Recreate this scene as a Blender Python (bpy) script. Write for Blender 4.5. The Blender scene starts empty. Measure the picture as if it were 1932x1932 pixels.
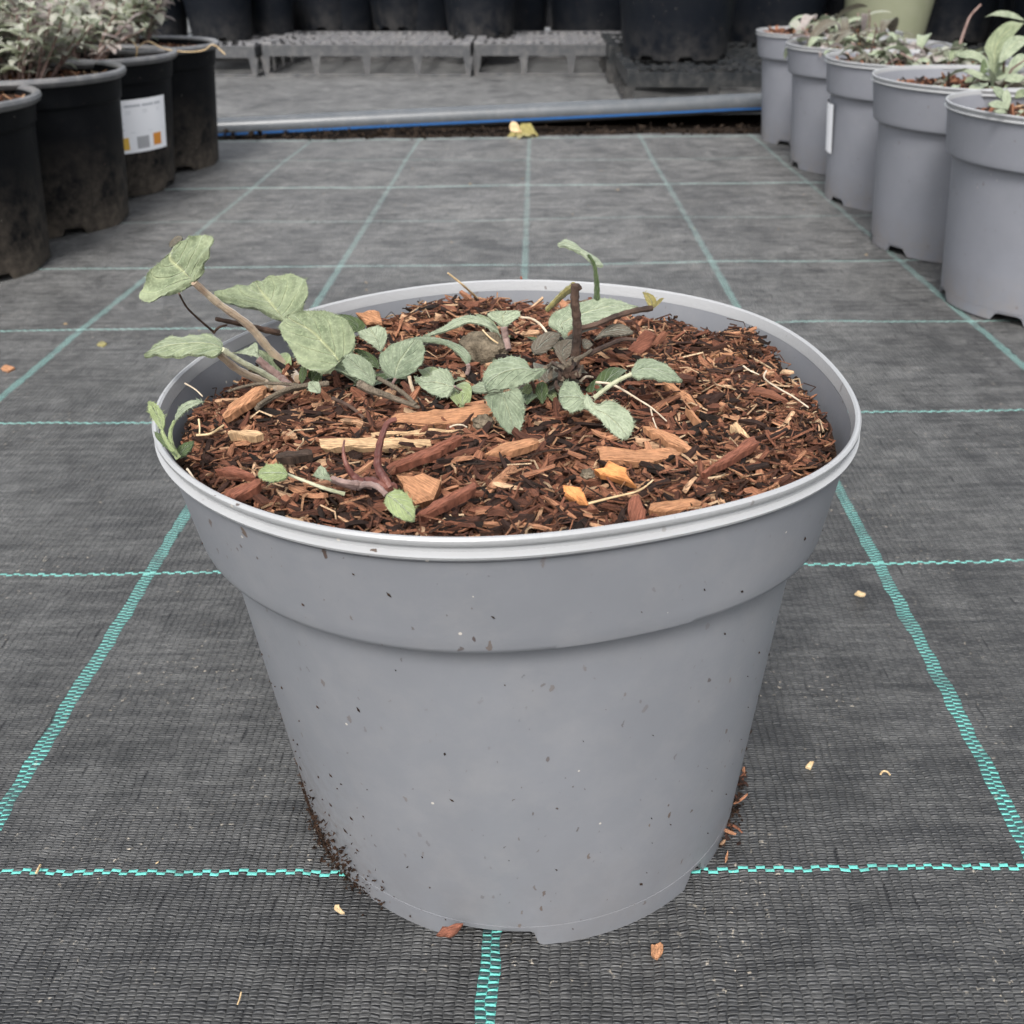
import bpy, math, random
import numpy as np
from mathutils import Vector, Matrix, noise
random.seed(7)
S = bpy.context.scene
C = S.collection
U = 0.16                      # one woven square of the ground fabric in metres; all layout below is in squares
HC = 1.49925                  # camera height in squares
R = math.radians

# ------------------------------------------------------------------ camera, sky, sun, exposure
PITCH, YAW, FPX = R(29.9), R(1.5), 1870.0
cd = bpy.data.cameras.new('camera'); cam = bpy.data.objects.new('camera', cd); C.objects.link(cam)
cam.location = (0, 0, HC*U); cam.rotation_euler = (R(90)-PITCH, 0, YAW)
cd.sensor_width = 36; cd.lens = FPX/1932*36; cd.clip_start = .01; cd.clip_end = 200
cd.dof.use_dof = True; cd.dof.focus_distance = 1.50*U/math.cos(R(20)); cd.dof.aperture_fstop = 34
S.camera = cam
w = bpy.data.worlds.new('World'); S.world = w; w.use_nodes = True
nt = w.node_tree; nt.nodes.clear()
wo = nt.nodes.new('ShaderNodeOutputWorld'); bg = nt.nodes.new('ShaderNodeBackground'); sky = nt.nodes.new('ShaderNodeTexSky')
sky.sky_type = 'NISHITA'; sky.sun_disc = False; sky.sun_elevation = R(50); sky.sun_rotation = R(192); sky.dust_density = 4; sky.air_density = 1.2
hs = nt.nodes.new('ShaderNodeHueSaturation'); hs.inputs['Saturation'].default_value = .30
nt.links.new(sky.outputs[0], hs.inputs['Color']); nt.links.new(hs.outputs[0], bg.inputs['Color'])
bg.inputs['Strength'].default_value = .125; nt.links.new(bg.outputs[0], wo.inputs[0])
sl = bpy.data.lights.new('sun', 'SUN'); so = bpy.data.objects.new('sun', sl); C.objects.link(so)
sl.energy = 1.5; sl.angle = R(18); sl.color = (1, .97, .93); so.rotation_euler = (R(40), 0, R(-12)); so.location = (0, 0, 3)
S.view_settings.view_transform = 'Standard'; S.view_settings.look = 'None'; S.view_settings.gamma = 1
S.view_settings.exposure = 1.25

# ------------------------------------------------------------------ projection helper (photo pixel at 1932 px -> place in squares)
def ray(x, y):
    u = (x-966)/FPX; v = -(y-966)/FPX
    d = (u, math.cos(PITCH)+v*math.sin(PITCH), -math.sin(PITCH)+v*math.cos(PITCH))
    c, s = math.cos(YAW), math.sin(YAW)
    return Vector((c*d[0]-s*d[1], s*d[0]+c*d[1], d[2]))
EYE = Vector((0, 0, HC))
def at(q, z):
    d = ray(*q); return EYE + d*((z-HC)/d.z)
def atY(q, Y):
    d = ray(*q); return EYE + d*(Y/d.y)
def onplane(q, p0, n):
    d = ray(*q); return EYE + d*((p0-EYE).dot(n)/d.dot(n))
CROP = {'P': (626.1, 523.9, .17198), 'Q': (894.4, 434.4, .21497), 'R': (242.8, 415.3, .3042), 'T': (255.6, 734.7, .3307),
        'X': (894.5, 543.0, .3968), 'L': (255.6, 543.0, .2811), 'O': (1277.8, 543.0, .2811), 'F': (0, 0, 1), 'G': (1341.7, 0, .3307)}
def px(c, p):
    a, b, s = CROP[c]; return (a+p[0]*s, b+p[1]*s)

# ------------------------------------------------------------------ mesh helpers
class MB:
    def __init__(s): s.v = []; s.f = []; s.uv = []; s.m = []
    def add(s, vs, fs, uvs=None, m=0):
        o = len(s.v); s.v += [tuple(v) for v in vs]
        for f in fs:
            s.f.append(tuple(i+o for i in f)); s.m.append(m)
            if uvs: s.uv += [uvs[i] for i in f]
            else: s.uv += [(0.0, 0.0)]*len(f)
    def box(s, a, b, m=0):
        x0, y0, z0 = a; x1, y1, z1 = b
        s.add([(x0,y0,z0),(x1,y0,z0),(x1,y1,z0),(x0,y1,z0),(x0,y0,z1),(x1,y0,z1),(x1,y1,z1),(x0,y1,z1)],
              [(0,3,2,1),(4,5,6,7),(0,1,5,4),(1,2,6,5),(2,3,7,6),(3,0,4,7)], m=m)
    def tube(s, pts, rad, n=8, m=0, cap=True, flat=1.0):
        pts = [Vector(p) for p in pts]; k = len(pts)
        if not hasattr(rad, '__len__'): rad = [rad]*k
        vs = []; uvs = []; up = None
        for i, p in enumerate(pts):
            t = (pts[min(i+1, k-1)]-pts[max(i-1, 0)]).normalized()
            if up is None:
                up = Vector((0, 0, 1)) if abs(t.z) < .9 else Vector((0, 1, 0))
            a = t.cross(up).normalized(); b = a.cross(t); up = b
            for j in range(n):
                th = 2*math.pi*j/n
                vs.append(p+a*math.cos(th)*rad[i]+b*math.sin(th)*rad[i]*flat); uvs.append((j/n, i/k))
        fs = [(i*n+j, i*n+(j+1) % n, (i+1)*n+(j+1) % n, (i+1)*n+j) for i in range(k-1) for j in range(n)]
        if cap: fs += [tuple(range(n))[::-1], tuple((k-1)*n+j for j in range(n))]
        s.add(vs, fs, uvs, m)
    def build(s, name, mat, parent=None, smooth=True, angle=40, org=None):
        o3 = org if org is not None else (Vector(parent['_o']) if parent is not None and '_o' in parent else Vector((0, 0, 0)))
        me = bpy.data.meshes.new(name)
        vs = [((v[0]-o3[0])*U, (v[1]-o3[1])*U, (v[2]-o3[2])*U) for v in s.v]
        me.from_pydata(vs, [], s.f)
        uvl = me.uv_layers.new(name='UVMap'); uvl.data.foreach_set('uv', [c for u in s.uv for c in u])
        for mm in (mat if isinstance(mat, (list, tuple)) else [mat]): me.materials.append(mm)
        me.polygons.foreach_set('material_index', s.m)
        if smooth:
            me.polygons.foreach_set('use_smooth', [True]*len(s.f))
            me.set_sharp_from_angle(angle=R(angle))
        me.update()
        o = bpy.data.objects.new(name, me); C.objects.link(o); o['_o'] = [float(c) for c in o3]
        if parent is not None: o.parent = parent
        elif org is not None: o.location = Vector(org)*U
        return o
def tag(o, label=None, cat=None, group=None, kind=None):
    if label: o['label'] = label
    if cat: o['category'] = cat
    if group: o['group'] = group
    if kind: o['kind'] = kind
    return o
def empty(name, loc):
    o = bpy.data.objects.new(name, None); C.objects.link(o); o.location = Vector(loc)*U; o['_o'] = [float(c) for c in loc]
    o.empty_display_size = .02
    return o
def copy_tree(o, parent=None):
    c = o.copy(); C.objects.link(c); c.parent = parent
    for ch in list(o.children): copy_tree(ch, c)
    return c

# ------------------------------------------------------------------ material helpers
class NT:
    def __init__(s, name):
        s.mat = bpy.data.materials.new(name); s.mat.use_nodes = True; s.n = s.mat.node_tree; s.b = s.n.nodes['Principled BSDF']
        s.out = s.n.nodes['Material Output']
    def node(s, t, **k):
        n = s.n.nodes.new(t)
        for a, v in k.items(): setattr(n, a, v)
        return n
    def link(s, a, b): s.n.links.new(a, b)
    def put(s, sock, v):
        if isinstance(v, bpy.types.NodeSocket): s.link(v, sock)
        elif isinstance(v, (tuple, list)) and sock.type == 'RGBA' and len(v) == 3: sock.default_value = (*v, 1)
        else: sock.default_value = v
    def m(s, op, a, b=0.0, c=0.0):
        n = s.node('ShaderNodeMath', operation=op); s.put(n.inputs[0], a); s.put(n.inputs[1], b); s.put(n.inputs[2], c); return n.outputs[0]
    def mix(s, f, a, b, bt='MIX'):
        n = s.node('ShaderNodeMix', data_type='RGBA', blend_type=bt); s.put(n.inputs[0], f); s.put(n.inputs[6], a); s.put(n.inputs[7], b); return n.outputs[2]
    def noise(s, vec, scale, detail=3, rough=.55, dist=0):
        n = s.node('ShaderNodeTexNoise'); 
        if vec is not None: s.link(vec, n.inputs['Vector'])
        n.inputs['Scale'].default_value = scale; n.inputs['Detail'].default_value = detail; n.inputs['Roughness'].default_value = rough; n.inputs['Distortion'].default_value = dist
        return n.outputs['Fac']
    def ramp(s, f, pts, interp='LINEAR'):
        n = s.node('ShaderNodeValToRGB'); s.put(n.inputs[0], f); e = n.color_ramp.elements; n.color_ramp.interpolation = interp
        while len(e) < len(pts): e.new(.5)
        for i, (p, c) in enumerate(pts):
            e[i].position = p; e[i].color = (c, c, c, 1) if not hasattr(c, '__len__') else (*c, 1)
        return n.outputs[0]
    def scale(s, vec, sc):
        n = s.node('ShaderNodeMapping'); s.link(vec, n.inputs[0]); n.inputs['Scale'].default_value = sc; return n.outputs[0]
    def bump(s, h, st, dist, prev=None):
        n = s.node('ShaderNodeBump'); s.put(n.inputs['Strength'], st); n.inputs['Distance'].default_value = dist; s.link(h, n.inputs['Height'])
        if prev: s.link(prev, n.inputs['Normal'])
        return n.outputs[0]
    def obj(s): return s.node('ShaderNodeTexCoord').outputs['Object']
    def uvc(s): return s.node('ShaderNodeTexCoord').outputs['UV']
    def fin(s, col=None, rough=None, normal=None, spec=None, **k):
        if col is not None: s.put(s.b.inputs['Base Color'], col)
        if rough is not None: s.put(s.b.inputs['Roughness'], rough)
        if normal is not None: s.link(normal, s.b.inputs['Normal'])
        if spec is not None: s.put(s.b.inputs['Specular IOR Level'], spec)
        for a, v in k.items(): s.put(s.b.inputs[a.replace('_', ' ')], v)
        return s.mat

def fabric_material(name, lines=True, dusty=0.0):
    t = NT(name); uv = t.uvc()
    sep = t.node('ShaderNodeSeparateXYZ'); t.link(uv, sep.inputs[0])
    wob = t.node('ShaderNodeTexNoise'); t.link(uv, wob.inputs['Vector']); wob.inputs['Scale'].default_value = 14; wob.inputs['Detail'].default_value = 2
    ws = t.node('ShaderNodeSeparateColor'); t.link(wob.outputs['Color'], ws.inputs[0])
    NC, NR = 58.0, 158.0
    x = t.m('ADD', sep.outputs[0], t.m('MULTIPLY', t.m('SUBTRACT', ws.outputs[0], .5), .022))
    y = t.m('ADD', sep.outputs[1], t.m('MULTIPLY', t.m('SUBTRACT', ws.outputs[1], .5), .016))
    # cell coordinates; lines are centred on whole numbers
    cu = t.m('ADD', t.m('MULTIPLY', x, NC), 58001.0); cv = t.m('ADD', t.m('MULTIPLY', y, NR), 158001.0)
    iu = t.m('FLOOR', cu); iv = t.m('FLOOR', cv)
    fu = t.m('SUBTRACT', t.m('SUBTRACT', cu, iu), .5); fv = t.m('SUBTRACT', t.m('SUBTRACT', cv, iv), .5)
    par = t.m('MODULO', t.m('ADD', iu, iv), 2.0)      # 1 = warp tape on top
    npar = t.m('SUBTRACT', 1.0, par)
    su = t.m('POWER', t.m('ABSOLUTE', t.m('MULTIPLY', fu, 2.0)), 3.0); sv = t.m('POWER', t.m('ABSOLUTE', t.m('MULTIPLY', fv, 2.0)), 4.0)
    hw = t.m('MULTIPLY', t.m('COSINE', t.m('MULTIPLY', fv, 3.14159)), t.m('SUBTRACT', 1.0, su))
    hf = t.m('MULTIPLY', t.m('POWER', t.m('COSINE', t.m('MULTIPLY', fu, 3.14159)), .6), t.m('SUBTRACT', 1.0, sv))
    h = t.m('ADD', t.m('MULTIPLY', par, hw), t.m('MULTIPLY', npar, t.m('MULTIPLY', hf, .25)))
    # line masks: two tapes / two wefts wide
    mu = t.m('MODULO', t.m('ADD', iu, 0.0), NC); mv = t.m('MODULO', t.m('ADD', iv, 0.0), NR)
    colm = t.m('MULTIPLY', t.m('LESS_THAN', mu, 1.5), par)
    far = t.node('ShaderNodeMapRange'); t.link(sep.outputs[1], far.inputs[0]); far.inputs[1].default_value = 2.2; far.inputs[2].default_value = 7.5; far.inputs[3].default_value = 0; far.inputs[4].default_value = 1.1
    rowm = t.m('MULTIPLY', t.m('LESS_THAN', mv, t.m('ADD', 1.5, far.outputs[0])), t.m('MAXIMUM', npar, t.m('MULTIPLY', far.outputs[0], .45)))
    line = t.m('MAXIMUM', colm, rowm)
    big = t.noise(uv, 1.3, 5, .6); med = t.noise(uv, 7, 5, .65, .6); fine = t.ramp(t.noise(t.scale(uv, (34, 80, 1)), 1.0, 4, .75), [(.38, 0), (.66, 1)])
    str_ = t.noise(t.scale(uv, (3.0, 44, 1)), 1.0, 6, .75)
    cell = t.node('ShaderNodeTexWhiteNoise', noise_dimensions='2D'); cc = t.node('ShaderNodeCombineXYZ'); t.link(iu, cc.inputs[0]); t.link(iv, cc.inputs[1]); t.link(cc.outputs[0], cell.inputs[0])
    tint = t.m('ADD', .82, t.m('MULTIPLY', cell.outputs[0], .36))
    base = t.mix(t.ramp(med, [(.3, 0), (.7, 1)]), (.010, .011, .013), (.028, .029, .032))
    base = t.mix(1.0, base, t.mix(h, (.16, .16, .17), (1.5, 1.5, 1.5)), 'MULTIPLY')   # weave shading put into the colour: dark gaps, lightened tape tops
    vm = t.node('ShaderNodeVectorMath', operation='SCALE'); t.link(base, vm.inputs[0]); t.link(tint, vm.inputs[3]); base = vm.outputs[0]
    # settled dust: fills the weave, its rise with distance also paints in grazing sky sheen
    dm = t.node('ShaderNodeMapRange'); t.link(sep.outputs[1], dm.inputs[0]); dm.inputs[1].default_value = -.6; dm.inputs[2].default_value = 5.0; dm.inputs[3].default_value = .10+dusty; dm.inputs[4].default_value = .46+dusty*.3
    d1 = t.ramp(t.m('ADD', t.m('MULTIPLY', big, .25), t.m('ADD', t.m('MULTIPLY', med, .30), t.m('MULTIPLY', str_, .55))), [(.48, 0), (.64, 1)])
    d2 = t.m('MULTIPLY', t.m('ADD', t.m('MULTIPLY', d1, .78), .22), dm.outputs[0])
    d2 = t.m('MULTIPLY', d2, t.m('ADD', .50, t.m('MULTIPLY', fine, .85)))
    dcol = t.mix(t.noise(uv, 2.4, 3), (.36, .355, .33) if lines else (.30, .30, .29), (.46, .46, .45) if lines else (.42, .42, .41))
    base = t.mix(d2, base, dcol)
    if lines:
        worn = t.ramp(t.noise(uv, 9, 4, .6), [(.33, .4), (.5, 1)])
        wd = t.node('ShaderNodeMapRange'); t.link(sep.outputs[1], wd.inputs[0]); wd.inputs[1].default_value = 0; wd.inputs[2].default_value = 5.0; wd.inputs[3].default_value = 0; wd.inputs[4].default_value = 1
        wcol = t.m('SUBTRACT', 1.0, t.m('MULTIPLY', wd.outputs[0], .68))
        rix = t.m('ROUND', sep.outputs[1]); dim = t.m('MULTIPLY', t.m('GREATER_THAN', rix, 4.5), t.m('MODULO', rix, 2.0)); wrow = t.m('SUBTRACT', t.m('SUBTRACT', 1.0, t.m('MULTIPLY', wd.outputs[0], .12)), t.m('MULTIPLY', dim, .6))
        lk = t.m('MAXIMUM', t.m('MULTIPLY', colm, wcol), t.m('MULTIPLY', rowm, wrow))
        lcol = t.mix(wd.outputs[0], (.10, .42, .37), (.42, .62, .57))
        under = t.m('SUBTRACT', t.m('LESS_THAN', mu, 1.5), colm)
        base = t.mix(t.m('MULTIPLY', under, t.m('MULTIPLY', wcol, .6)), base, (.012, .05, .055))
        base = t.mix(t.m('MULTIPLY', lk, worn), base, lcol)
    # tan crumbs of dry soil
    fl = t.m('MULTIPLY', t.ramp(t.noise(uv, 60, 3, .7), [(.62, 0), (.72, 1)]), t.ramp(t.noise(uv, 3.2, 3, .6), [(.5, 0), (.66, 1)]))
    base = t.mix(t.m('MULTIPLY', fl, .9), base, (.52, .46, .37))
    # rare open gaps between tapes
    gp = t.m('MULTIPLY', t.ramp(t.noise(t.scale(uv, (29, 9, 1)), 1.0, 1, .5), [(.68, 0), (.72, 1)]), t.m('GREATER_THAN', t.m('ABSOLUTE', fu), .30))
    base = t.mix(t.m('MULTIPLY', gp, .8), base, (.006, .006, .007))
    nb = t.bump(h, .9, .0013); nb = t.bump(t.noise(uv, 30, 4, .6), .3, .0018, nb)
    return t.fin(base, t.m('ADD', .46, t.m('MULTIPLY', d2, .5)), nb, .5)
M = {}
M['fabric'] = fabric_material('woven_ground_fabric')
M['bedfabric'] = fabric_material('dusty_bed_fabric', False, .35)

def soil_mat(name, a=(.012, .008, .006), b=(.05, .028, .018), sc=260):
    t = NT(name); o = t.obj(); n = t.noise(o, sc, 5, .7)
    return t.fin(t.mix(t.ramp(n, [(.35, 0), (.7, 1)]), a, b), .95, t.bump(n, 1.0, .003), .1)
M['soil'] = soil_mat('dark_compost'); M['earth'] = soil_mat('bare_earth', (.008, .006, .005), (.04, .028, .02), 90)

def plastic(name, col, dirt, speck=.3, rough=.42, mudh=.22, mudcol=(.19, .16, .13), mudamt=.5, bumpy=.0004, spec=.35, side=0):
    t = NT(name); o = t.obj(); s = t.node('ShaderNodeSeparateXYZ'); t.link(o, s.inputs[0])
    soft = t.noise(o, 22, 4, .6)
    base = t.mix(t.ramp(soft, [(.3, 0), (.75, 1)]), tuple(c*.93 for c in col), tuple(min(1, c*1.07) for c in col))
    base = t.mix(t.m('MULTIPLY', t.ramp(t.noise(o, 60, 5, .7), [(.45, 0), (.8, 1)]), dirt), base, (.33, .31, .29))
    # splashed specks
    wv = t.node('ShaderNodeTexNoise'); t.link(o, wv.inputs['Vector']); wv.inputs['Scale'].default_value = 420; wv.inputs['Detail'].default_value = 3
    av = t.node('ShaderNodeVectorMath', operation='MULTIPLY_ADD'); t.link(wv.outputs['Color'], av.inputs[0]); av.inputs[1].default_value = (.0028, .0028, .0028); t.link(o, av.inputs[2])
    mp = t.node('ShaderNodeMapping'); t.link(av.outputs[0], mp.inputs[0]); mp.inputs['Rotation'].default_value = (0, .6, 0); mp.inputs['Scale'].default_value = (1.25, 1.25, .6); st = mp.outputs[0]
    v = t.node('ShaderNodeTexVoronoi'); t.link(st, v.inputs['Vector']); v.inputs['Scale'].default_value = 330; v.inputs['Randomness'].default_value = 1
    vs = t.node('ShaderNodeSeparateColor'); t.link(v.outputs['Color'], vs.inputs[0])
    keep = t.m('GREATER_THAN', vs.outputs[0], .86-speck*.55)
    sz = t.m('ADD', t.m('MULTIPLY', t.m('POWER', vs.outputs[1], 7.0), .22), .085)
    spk = t.m('MULTIPLY', t.m('LESS_THAN', v.outputs['Distance'], sz), keep)
    spk = t.m('MULTIPLY', spk, t.ramp(t.noise(o, 14, 3), [(.38, .15), (.6, 1)]))
    base = t.mix(t.m('MULTIPLY', spk, t.m('ADD', .35, t.m('MULTIPLY', vs.outputs[1], .6))), base, t.mix(vs.outputs[2], (.035, .018, .014), (.10, .075, .06)))
    v2 = t.node('ShaderNodeTexVoronoi'); t.link(o, v2.inputs['Vector']); v2.inputs['Scale'].default_value = 330
    v2s = t.node('ShaderNodeSeparateColor'); t.link(v2.outputs['Color'], v2s.inputs[0])
    pale = t.m('MULTIPLY', t.m('LESS_THAN', v2.outputs['Distance'], .13), t.m('GREATER_THAN', v2s.outputs[0], .98))
    base = t.mix(t.m('MULTIPLY', pale, .7), base, (.45, .41, .36))
    # splash mud climbing from the ground
    mr = t.node('ShaderNodeMapRange'); t.link(s.outputs[2], mr.inputs[0]); mr.inputs[1].default_value = 0; mr.inputs[2].default_value = mudh*U; mr.inputs[3].default_value = 1; mr.inputs[4].default_value = 0
    mud = t.m('MULTIPLY', t.m('MULTIPLY', mr.outputs[0], t.ramp(t.noise(o, 38, 6, .72), [(.38, 0), (.62, 1)])), mudamt)
    if side:
        mx_ = t.node('ShaderNodeMapRange'); t.link(s.outputs[0], mx_.inputs[0]); mx_.inputs[1].default_value = -.035; mx_.inputs[2].default_value = -.068; mx_.inputs[3].default_value = 0; mx_.inputs[4].default_value = 1
        mz_ = t.node('ShaderNodeMapRange'); t.link(s.outputs[2], mz_.inputs[0]); mz_.inputs[1].default_value = .0; mz_.inputs[2].default_value = .055; mz_.inputs[3].default_value = 1; mz_.inputs[4].default_value = 0
        sm_ = t.m('MULTIPLY', t.m('MULTIPLY', mx_.outputs[0], mz_.outputs[0]), t.ramp(t.noise(o, 260, 6, .75), [(.40, 0), (.60, 1)])); mud = t.m('MAXIMUM', mud, t.m('MULTIPLY', sm_, side))
    base = t.mix(mud, base, mudcol)
    nb = t.bump(t.noise(o, 900, 2, .5), .25, bumpy); nb = t.bump(spk, .6, .0008, nb); nb = t.bump(t.noise(o, 9, 1), .12, .002, nb)
    return t.fin(base, t.m('ADD', rough, t.m('MULTIPLY', mud, .4)), nb, spec)
M['grey'] = plastic('grey_pot_plastic', (.142, .148, .162), .12, .75, rough=.5, mudh=.30, mudamt=.16, bumpy=.00015, side=.85, mudcol=(.075, .055, .04))
M['greyfar'] = plastic('grey_pot_plastic_clean', (.170, .176, .198), .05, .35, mudamt=.5)
M['rim'] = plastic('grey_rim_plastic', (.27, .275, .282), .05, .15, .34, mudamt=0)
M['black'] = plastic('black_pot_plastic', (.0035, .004, .005), .01, .2, .5, .55, (.20, .165, .13), .42, spec=.08)
M['blackrim'] = plastic('black_rim_plastic', (.085, .086, .090), .35, .1, .42, .1, mudamt=0, spec=.5)
M['blackfar'] = plastic('black_pot_plastic_dusty', (.004, .0055, .0085), .012, .25, .45, .4, (.07, .065, .06), .4, spec=.15)
M['olive'] = plastic('olive_pot_plastic', (.17, .18, .12), .10, .2, .5)
M['tray'] = plastic('worn_tray_plastic', (.050, .052, .056), .25, .1, .38, .3, (.16, .15, .14), .4)
M['traydark'] = plastic('dark_tray_plastic', (.010, .012, .014), .15, .1, .4, .3, (.10, .09, .08), .5)
M['pipe'] = plastic('grey_pipe_plastic', (.075, .082, .09), .12, .1, .26, .1, mudamt=0)
M['blue'] = NT('blue_stripe').fin((.05, .20, .55), .45)

def bark_mat(name, stops, rough=.85, streak=(3, 70)):
    t = NT(name); g = t.node('ShaderNodeNewGeometry'); rnd = g.outputs['Random Per Island']; uv = t.uvc(); o = t.obj()
    c = t.ramp(rnd, stops)
    off = t.node('ShaderNodeCombineXYZ'); t.link(t.m('MULTIPLY', rnd, 91.0), off.inputs[2])
    va = t.node('ShaderNodeVectorMath', operation='ADD'); t.link(t.scale(uv, (streak[0], streak[1], 1)), va.inputs[0]); t.link(off.outputs[0], va.inputs[1])
    n = t.noise(va.outputs[0], 1.0, 4, .65); n2 = t.noise(o, 420, 4, .65)
    k = t.m('ADD', t.m('MULTIPLY', t.ramp(n, [(.3, 0), (.7, 1)]), .95), t.m('MULTIPLY', n2, .75))
    vm = t.node('ShaderNodeVectorMath', operation='SCALE'); t.link(c, vm.inputs[0]); t.link(k, vm.inputs[3])
    nb = t.bump(n, .8, .0009); nb = t.bump(n2, .4, .0006, nb)
    return t.fin(vm.outputs[0], rough, nb, .25)
M['bark'] = bark_mat('shredded_bark', [(0, (.012, .008, .006)), (.30, (.035, .016, .011)), (.46, (.11, .043, .026)), (.70, (.20, .080, .046)), (.85, (.30, .135, .075)), (.94, (.40, .20, .11)), (1, (.54, .36, .22))])
M['fibre'] = bark_mat('bark_fibres', [(0, (.02, .012, .008)), (.35, (.08, .034, .02)), (.7, (.22, .09, .05)), (.9, (.36, .20, .11)), (1, (.6, .44, .28))])
M['wred'] = bark_mat('red_brown_wood', [(0, (.20, .078, .05)), (1, (.24, .09, .055))])
M['worange'] = bark_mat('orange_wood', [(0, (.48, .20, .07)), (1, (.52, .22, .08))], streak=(2, 9))
M['wtan'] = bark_mat('tan_wood', [(0, (.38, .19, .10)), (1, (.42, .21, .11))])
M['wpale'] = bark_mat('pale_split_wood', [(0, (.50, .34, .19)), (1, (.54, .36, .21))])
M['wdark'] = bark_mat('dark_bark', [(0, (.05, .035, .028)), (1, (.06, .04, .03))])
M['wgrey'] = bark_mat('weathered_stem', [(0, (.13, .105, .075)), (1, (.15, .12, .09))])

def leaf_mat(name, a, b, vein, under=None, purple=0, rough=.68, trans=.20):
    t = NT(name); uv = t.uvc(); s = t.node('ShaderNodeSeparateXYZ'); t.link(uv, s.inputs[0]); o = t.obj()
    u = t.m('SUBTRACT', s.outputs[0], .5); au = t.m('ABSOLUTE', u); v = s.outputs[1]
    mid = t.m('SUBTRACT', 1.0, t.m('MULTIPLY', au, 26.0)); mid = t.m('MAXIMUM', mid, 0.0)
    ph = t.m('SUBTRACT', t.m('MULTIPLY', v, 5.0), t.m('MULTIPLY', au, 4.6))
    ph = t.m('ADD', ph, t.m('MULTIPLY', t.noise(uv, 4, 2), .35))
    tri = t.m('ABSOLUTE', t.m('SUBTRACT', t.m('FRACT', ph), .5)); sv = t.m('MAXIMUM', t.m('SUBTRACT', 1.0, t.m('MULTIPLY', tri, 13.0)), 0.0)
    sv = t.m('MULTIPLY', sv, t.m('SUBTRACT', 1.0, t.m('MULTIPLY', au, 1.2)))
    veins = t.m('MINIMUM', t.m('ADD', mid, t.m('MULTIPLY', sv, .6)), 1.0)
    q = t.noise(o, 260, 4, .65); q2 = t.noise(o, 60, 3)
    c = t.mix(t.ramp(t.m('ADD', t.m('MULTIPLY', q, .6), t.m('MULTIPLY', q2, .4)), [(.35, 0), (.65, 1)]), a, b)
    shade = t.m('SUBTRACT', 1.0, t.m('MULTIPLY', t.m('MULTIPLY', tri, 2.0), .30)); sm = t.node('ShaderNodeVectorMath', operation='SCALE'); t.link(c, sm.inputs[0]); t.link(t.m('ADD', shade, .08), sm.inputs[3]); c = t.mix(t.m('MULTIPLY', veins, .75), sm.outputs[0], vein)
    fz = t.noise(o, 1500, 2, .6); c = t.mix(t.m('MULTIPLY', t.ramp(fz, [(.5, 0), (.72, 1)]), .35), c, tuple(min(1, x*1.5) for x in b))
    if under:
        g = t.node('ShaderNodeNewGeometry'); c = t.mix(g.outputs['Backfacing'], c, under)
    h = t.m('SUBTRACT', t.m('MULTIPLY', q, .5), t.m('MULTIPLY', veins, .6))
    nb = t.bump(h, .9, .0011); nb = t.bump(fz, .35, .0003, nb)
    t.fin(c, rough, nb, .2)
    t.b.inputs['Sheen Weight'].default_value = .35; t.b.inputs['Sheen Roughness'].default_value = .5; t.b.inputs['Sheen Tint'].default_value = (.9, 1, .85, 1)
    t.b.inputs['Subsurface Weight'].default_value = 0
    tr = t.node('ShaderNodeBsdfTranslucent'); t.link(c, tr.inputs[0]); mx = t.node('ShaderNodeMixShader'); mx.inputs[0].default_value = trans
    t.link(t.b.outputs[0], mx.inputs[1]); t.link(tr.outputs[0], mx.inputs[2]); t.link(mx.outputs[0], t.out.inputs[0])
    return t.mat
M['leaf'] = leaf_mat('felted_leaf', (.100, .130, .070), (.250, .285, .175), (.38, .40, .22))
M['leafblue'] = leaf_mat('felted_blue_leaf', (.105, .135, .085), (.245, .285, .195), (.37, .42, .26))
M['leafpale'] = leaf_mat('pale_leaf', (.15, .185, .12), (.32, .36, .255), (.46, .49, .30))
M['leafgreen'] = leaf_mat('young_green_leaf', (.15, .19, .08), (.26, .31, .15), (.40, .44, .26))
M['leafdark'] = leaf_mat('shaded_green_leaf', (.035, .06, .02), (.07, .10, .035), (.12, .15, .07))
M['leafdead'] = leaf_mat('dead_brown_leaf', (.06, .048, .035), (.13, .11, .085), (.17, .15, .12))
M['leafyellow'] = leaf_mat('yellowing_leaf', (.16, .13, .035), (.29, .25, .09), (.26, .22, .10))
M['sage'] = leaf_mat('sage_bush_leaf', (.27, .31, .20), (.52, .56, .42), (.58, .60, .48), under=(.40, .40, .34), trans=.42)
M['sagepurple'] = leaf_mat('purple_grey_leaf', (.26, .21, .20), (.50, .44, .42), (.38, .33, .33), trans=.4)

def stem_mat(name, a, b, rough=.7, sheen=.3):
    t = NT(name); o = t.obj(); n = t.noise(o, 150, 4, .6); f = t.noise(o, 900, 2)
    return t.fin(t.mix(t.ramp(n, [(.35, 0), (.65, 1)]), a, b), rough, t.bump(f, .5, .0006), .25, Sheen_Weight=sheen)
M['stem'] = stem_mat('hairy_stem', (.22, .15, .10), (.36, .29, .20))
M['stempurple'] = stem_mat('purple_stem', (.13, .08, .07), (.24, .17, .15), sheen=.1)
M['stempale'] = stem_mat('pale_green_stem', (.24, .25, .16), (.38, .38, .27), sheen=.15)
M['stemdead'] = stem_mat('dead_woody_stem', (.020, .012, .009), (.080, .048, .034), sheen=.03)
M['stemwine'] = stem_mat('wine_red_stem', (.06, .020, .018), (.15, .06, .045), .5, sheen=0)
M['root'] = stem_mat('white_root', (.30, .24, .17), (.52, .44, .34), sheen=0)
M['straw'] = stem_mat('straw', (.36, .25, .13), (.56, .43, .26), sheen=0)
M['stone'] = soil_mat('crumbly_clod', (.05, .04, .028), (.22, .18, .13), 190)
M['paper'] = NT('white_label_paper').fin((.80, .80, .82), .5)
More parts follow.
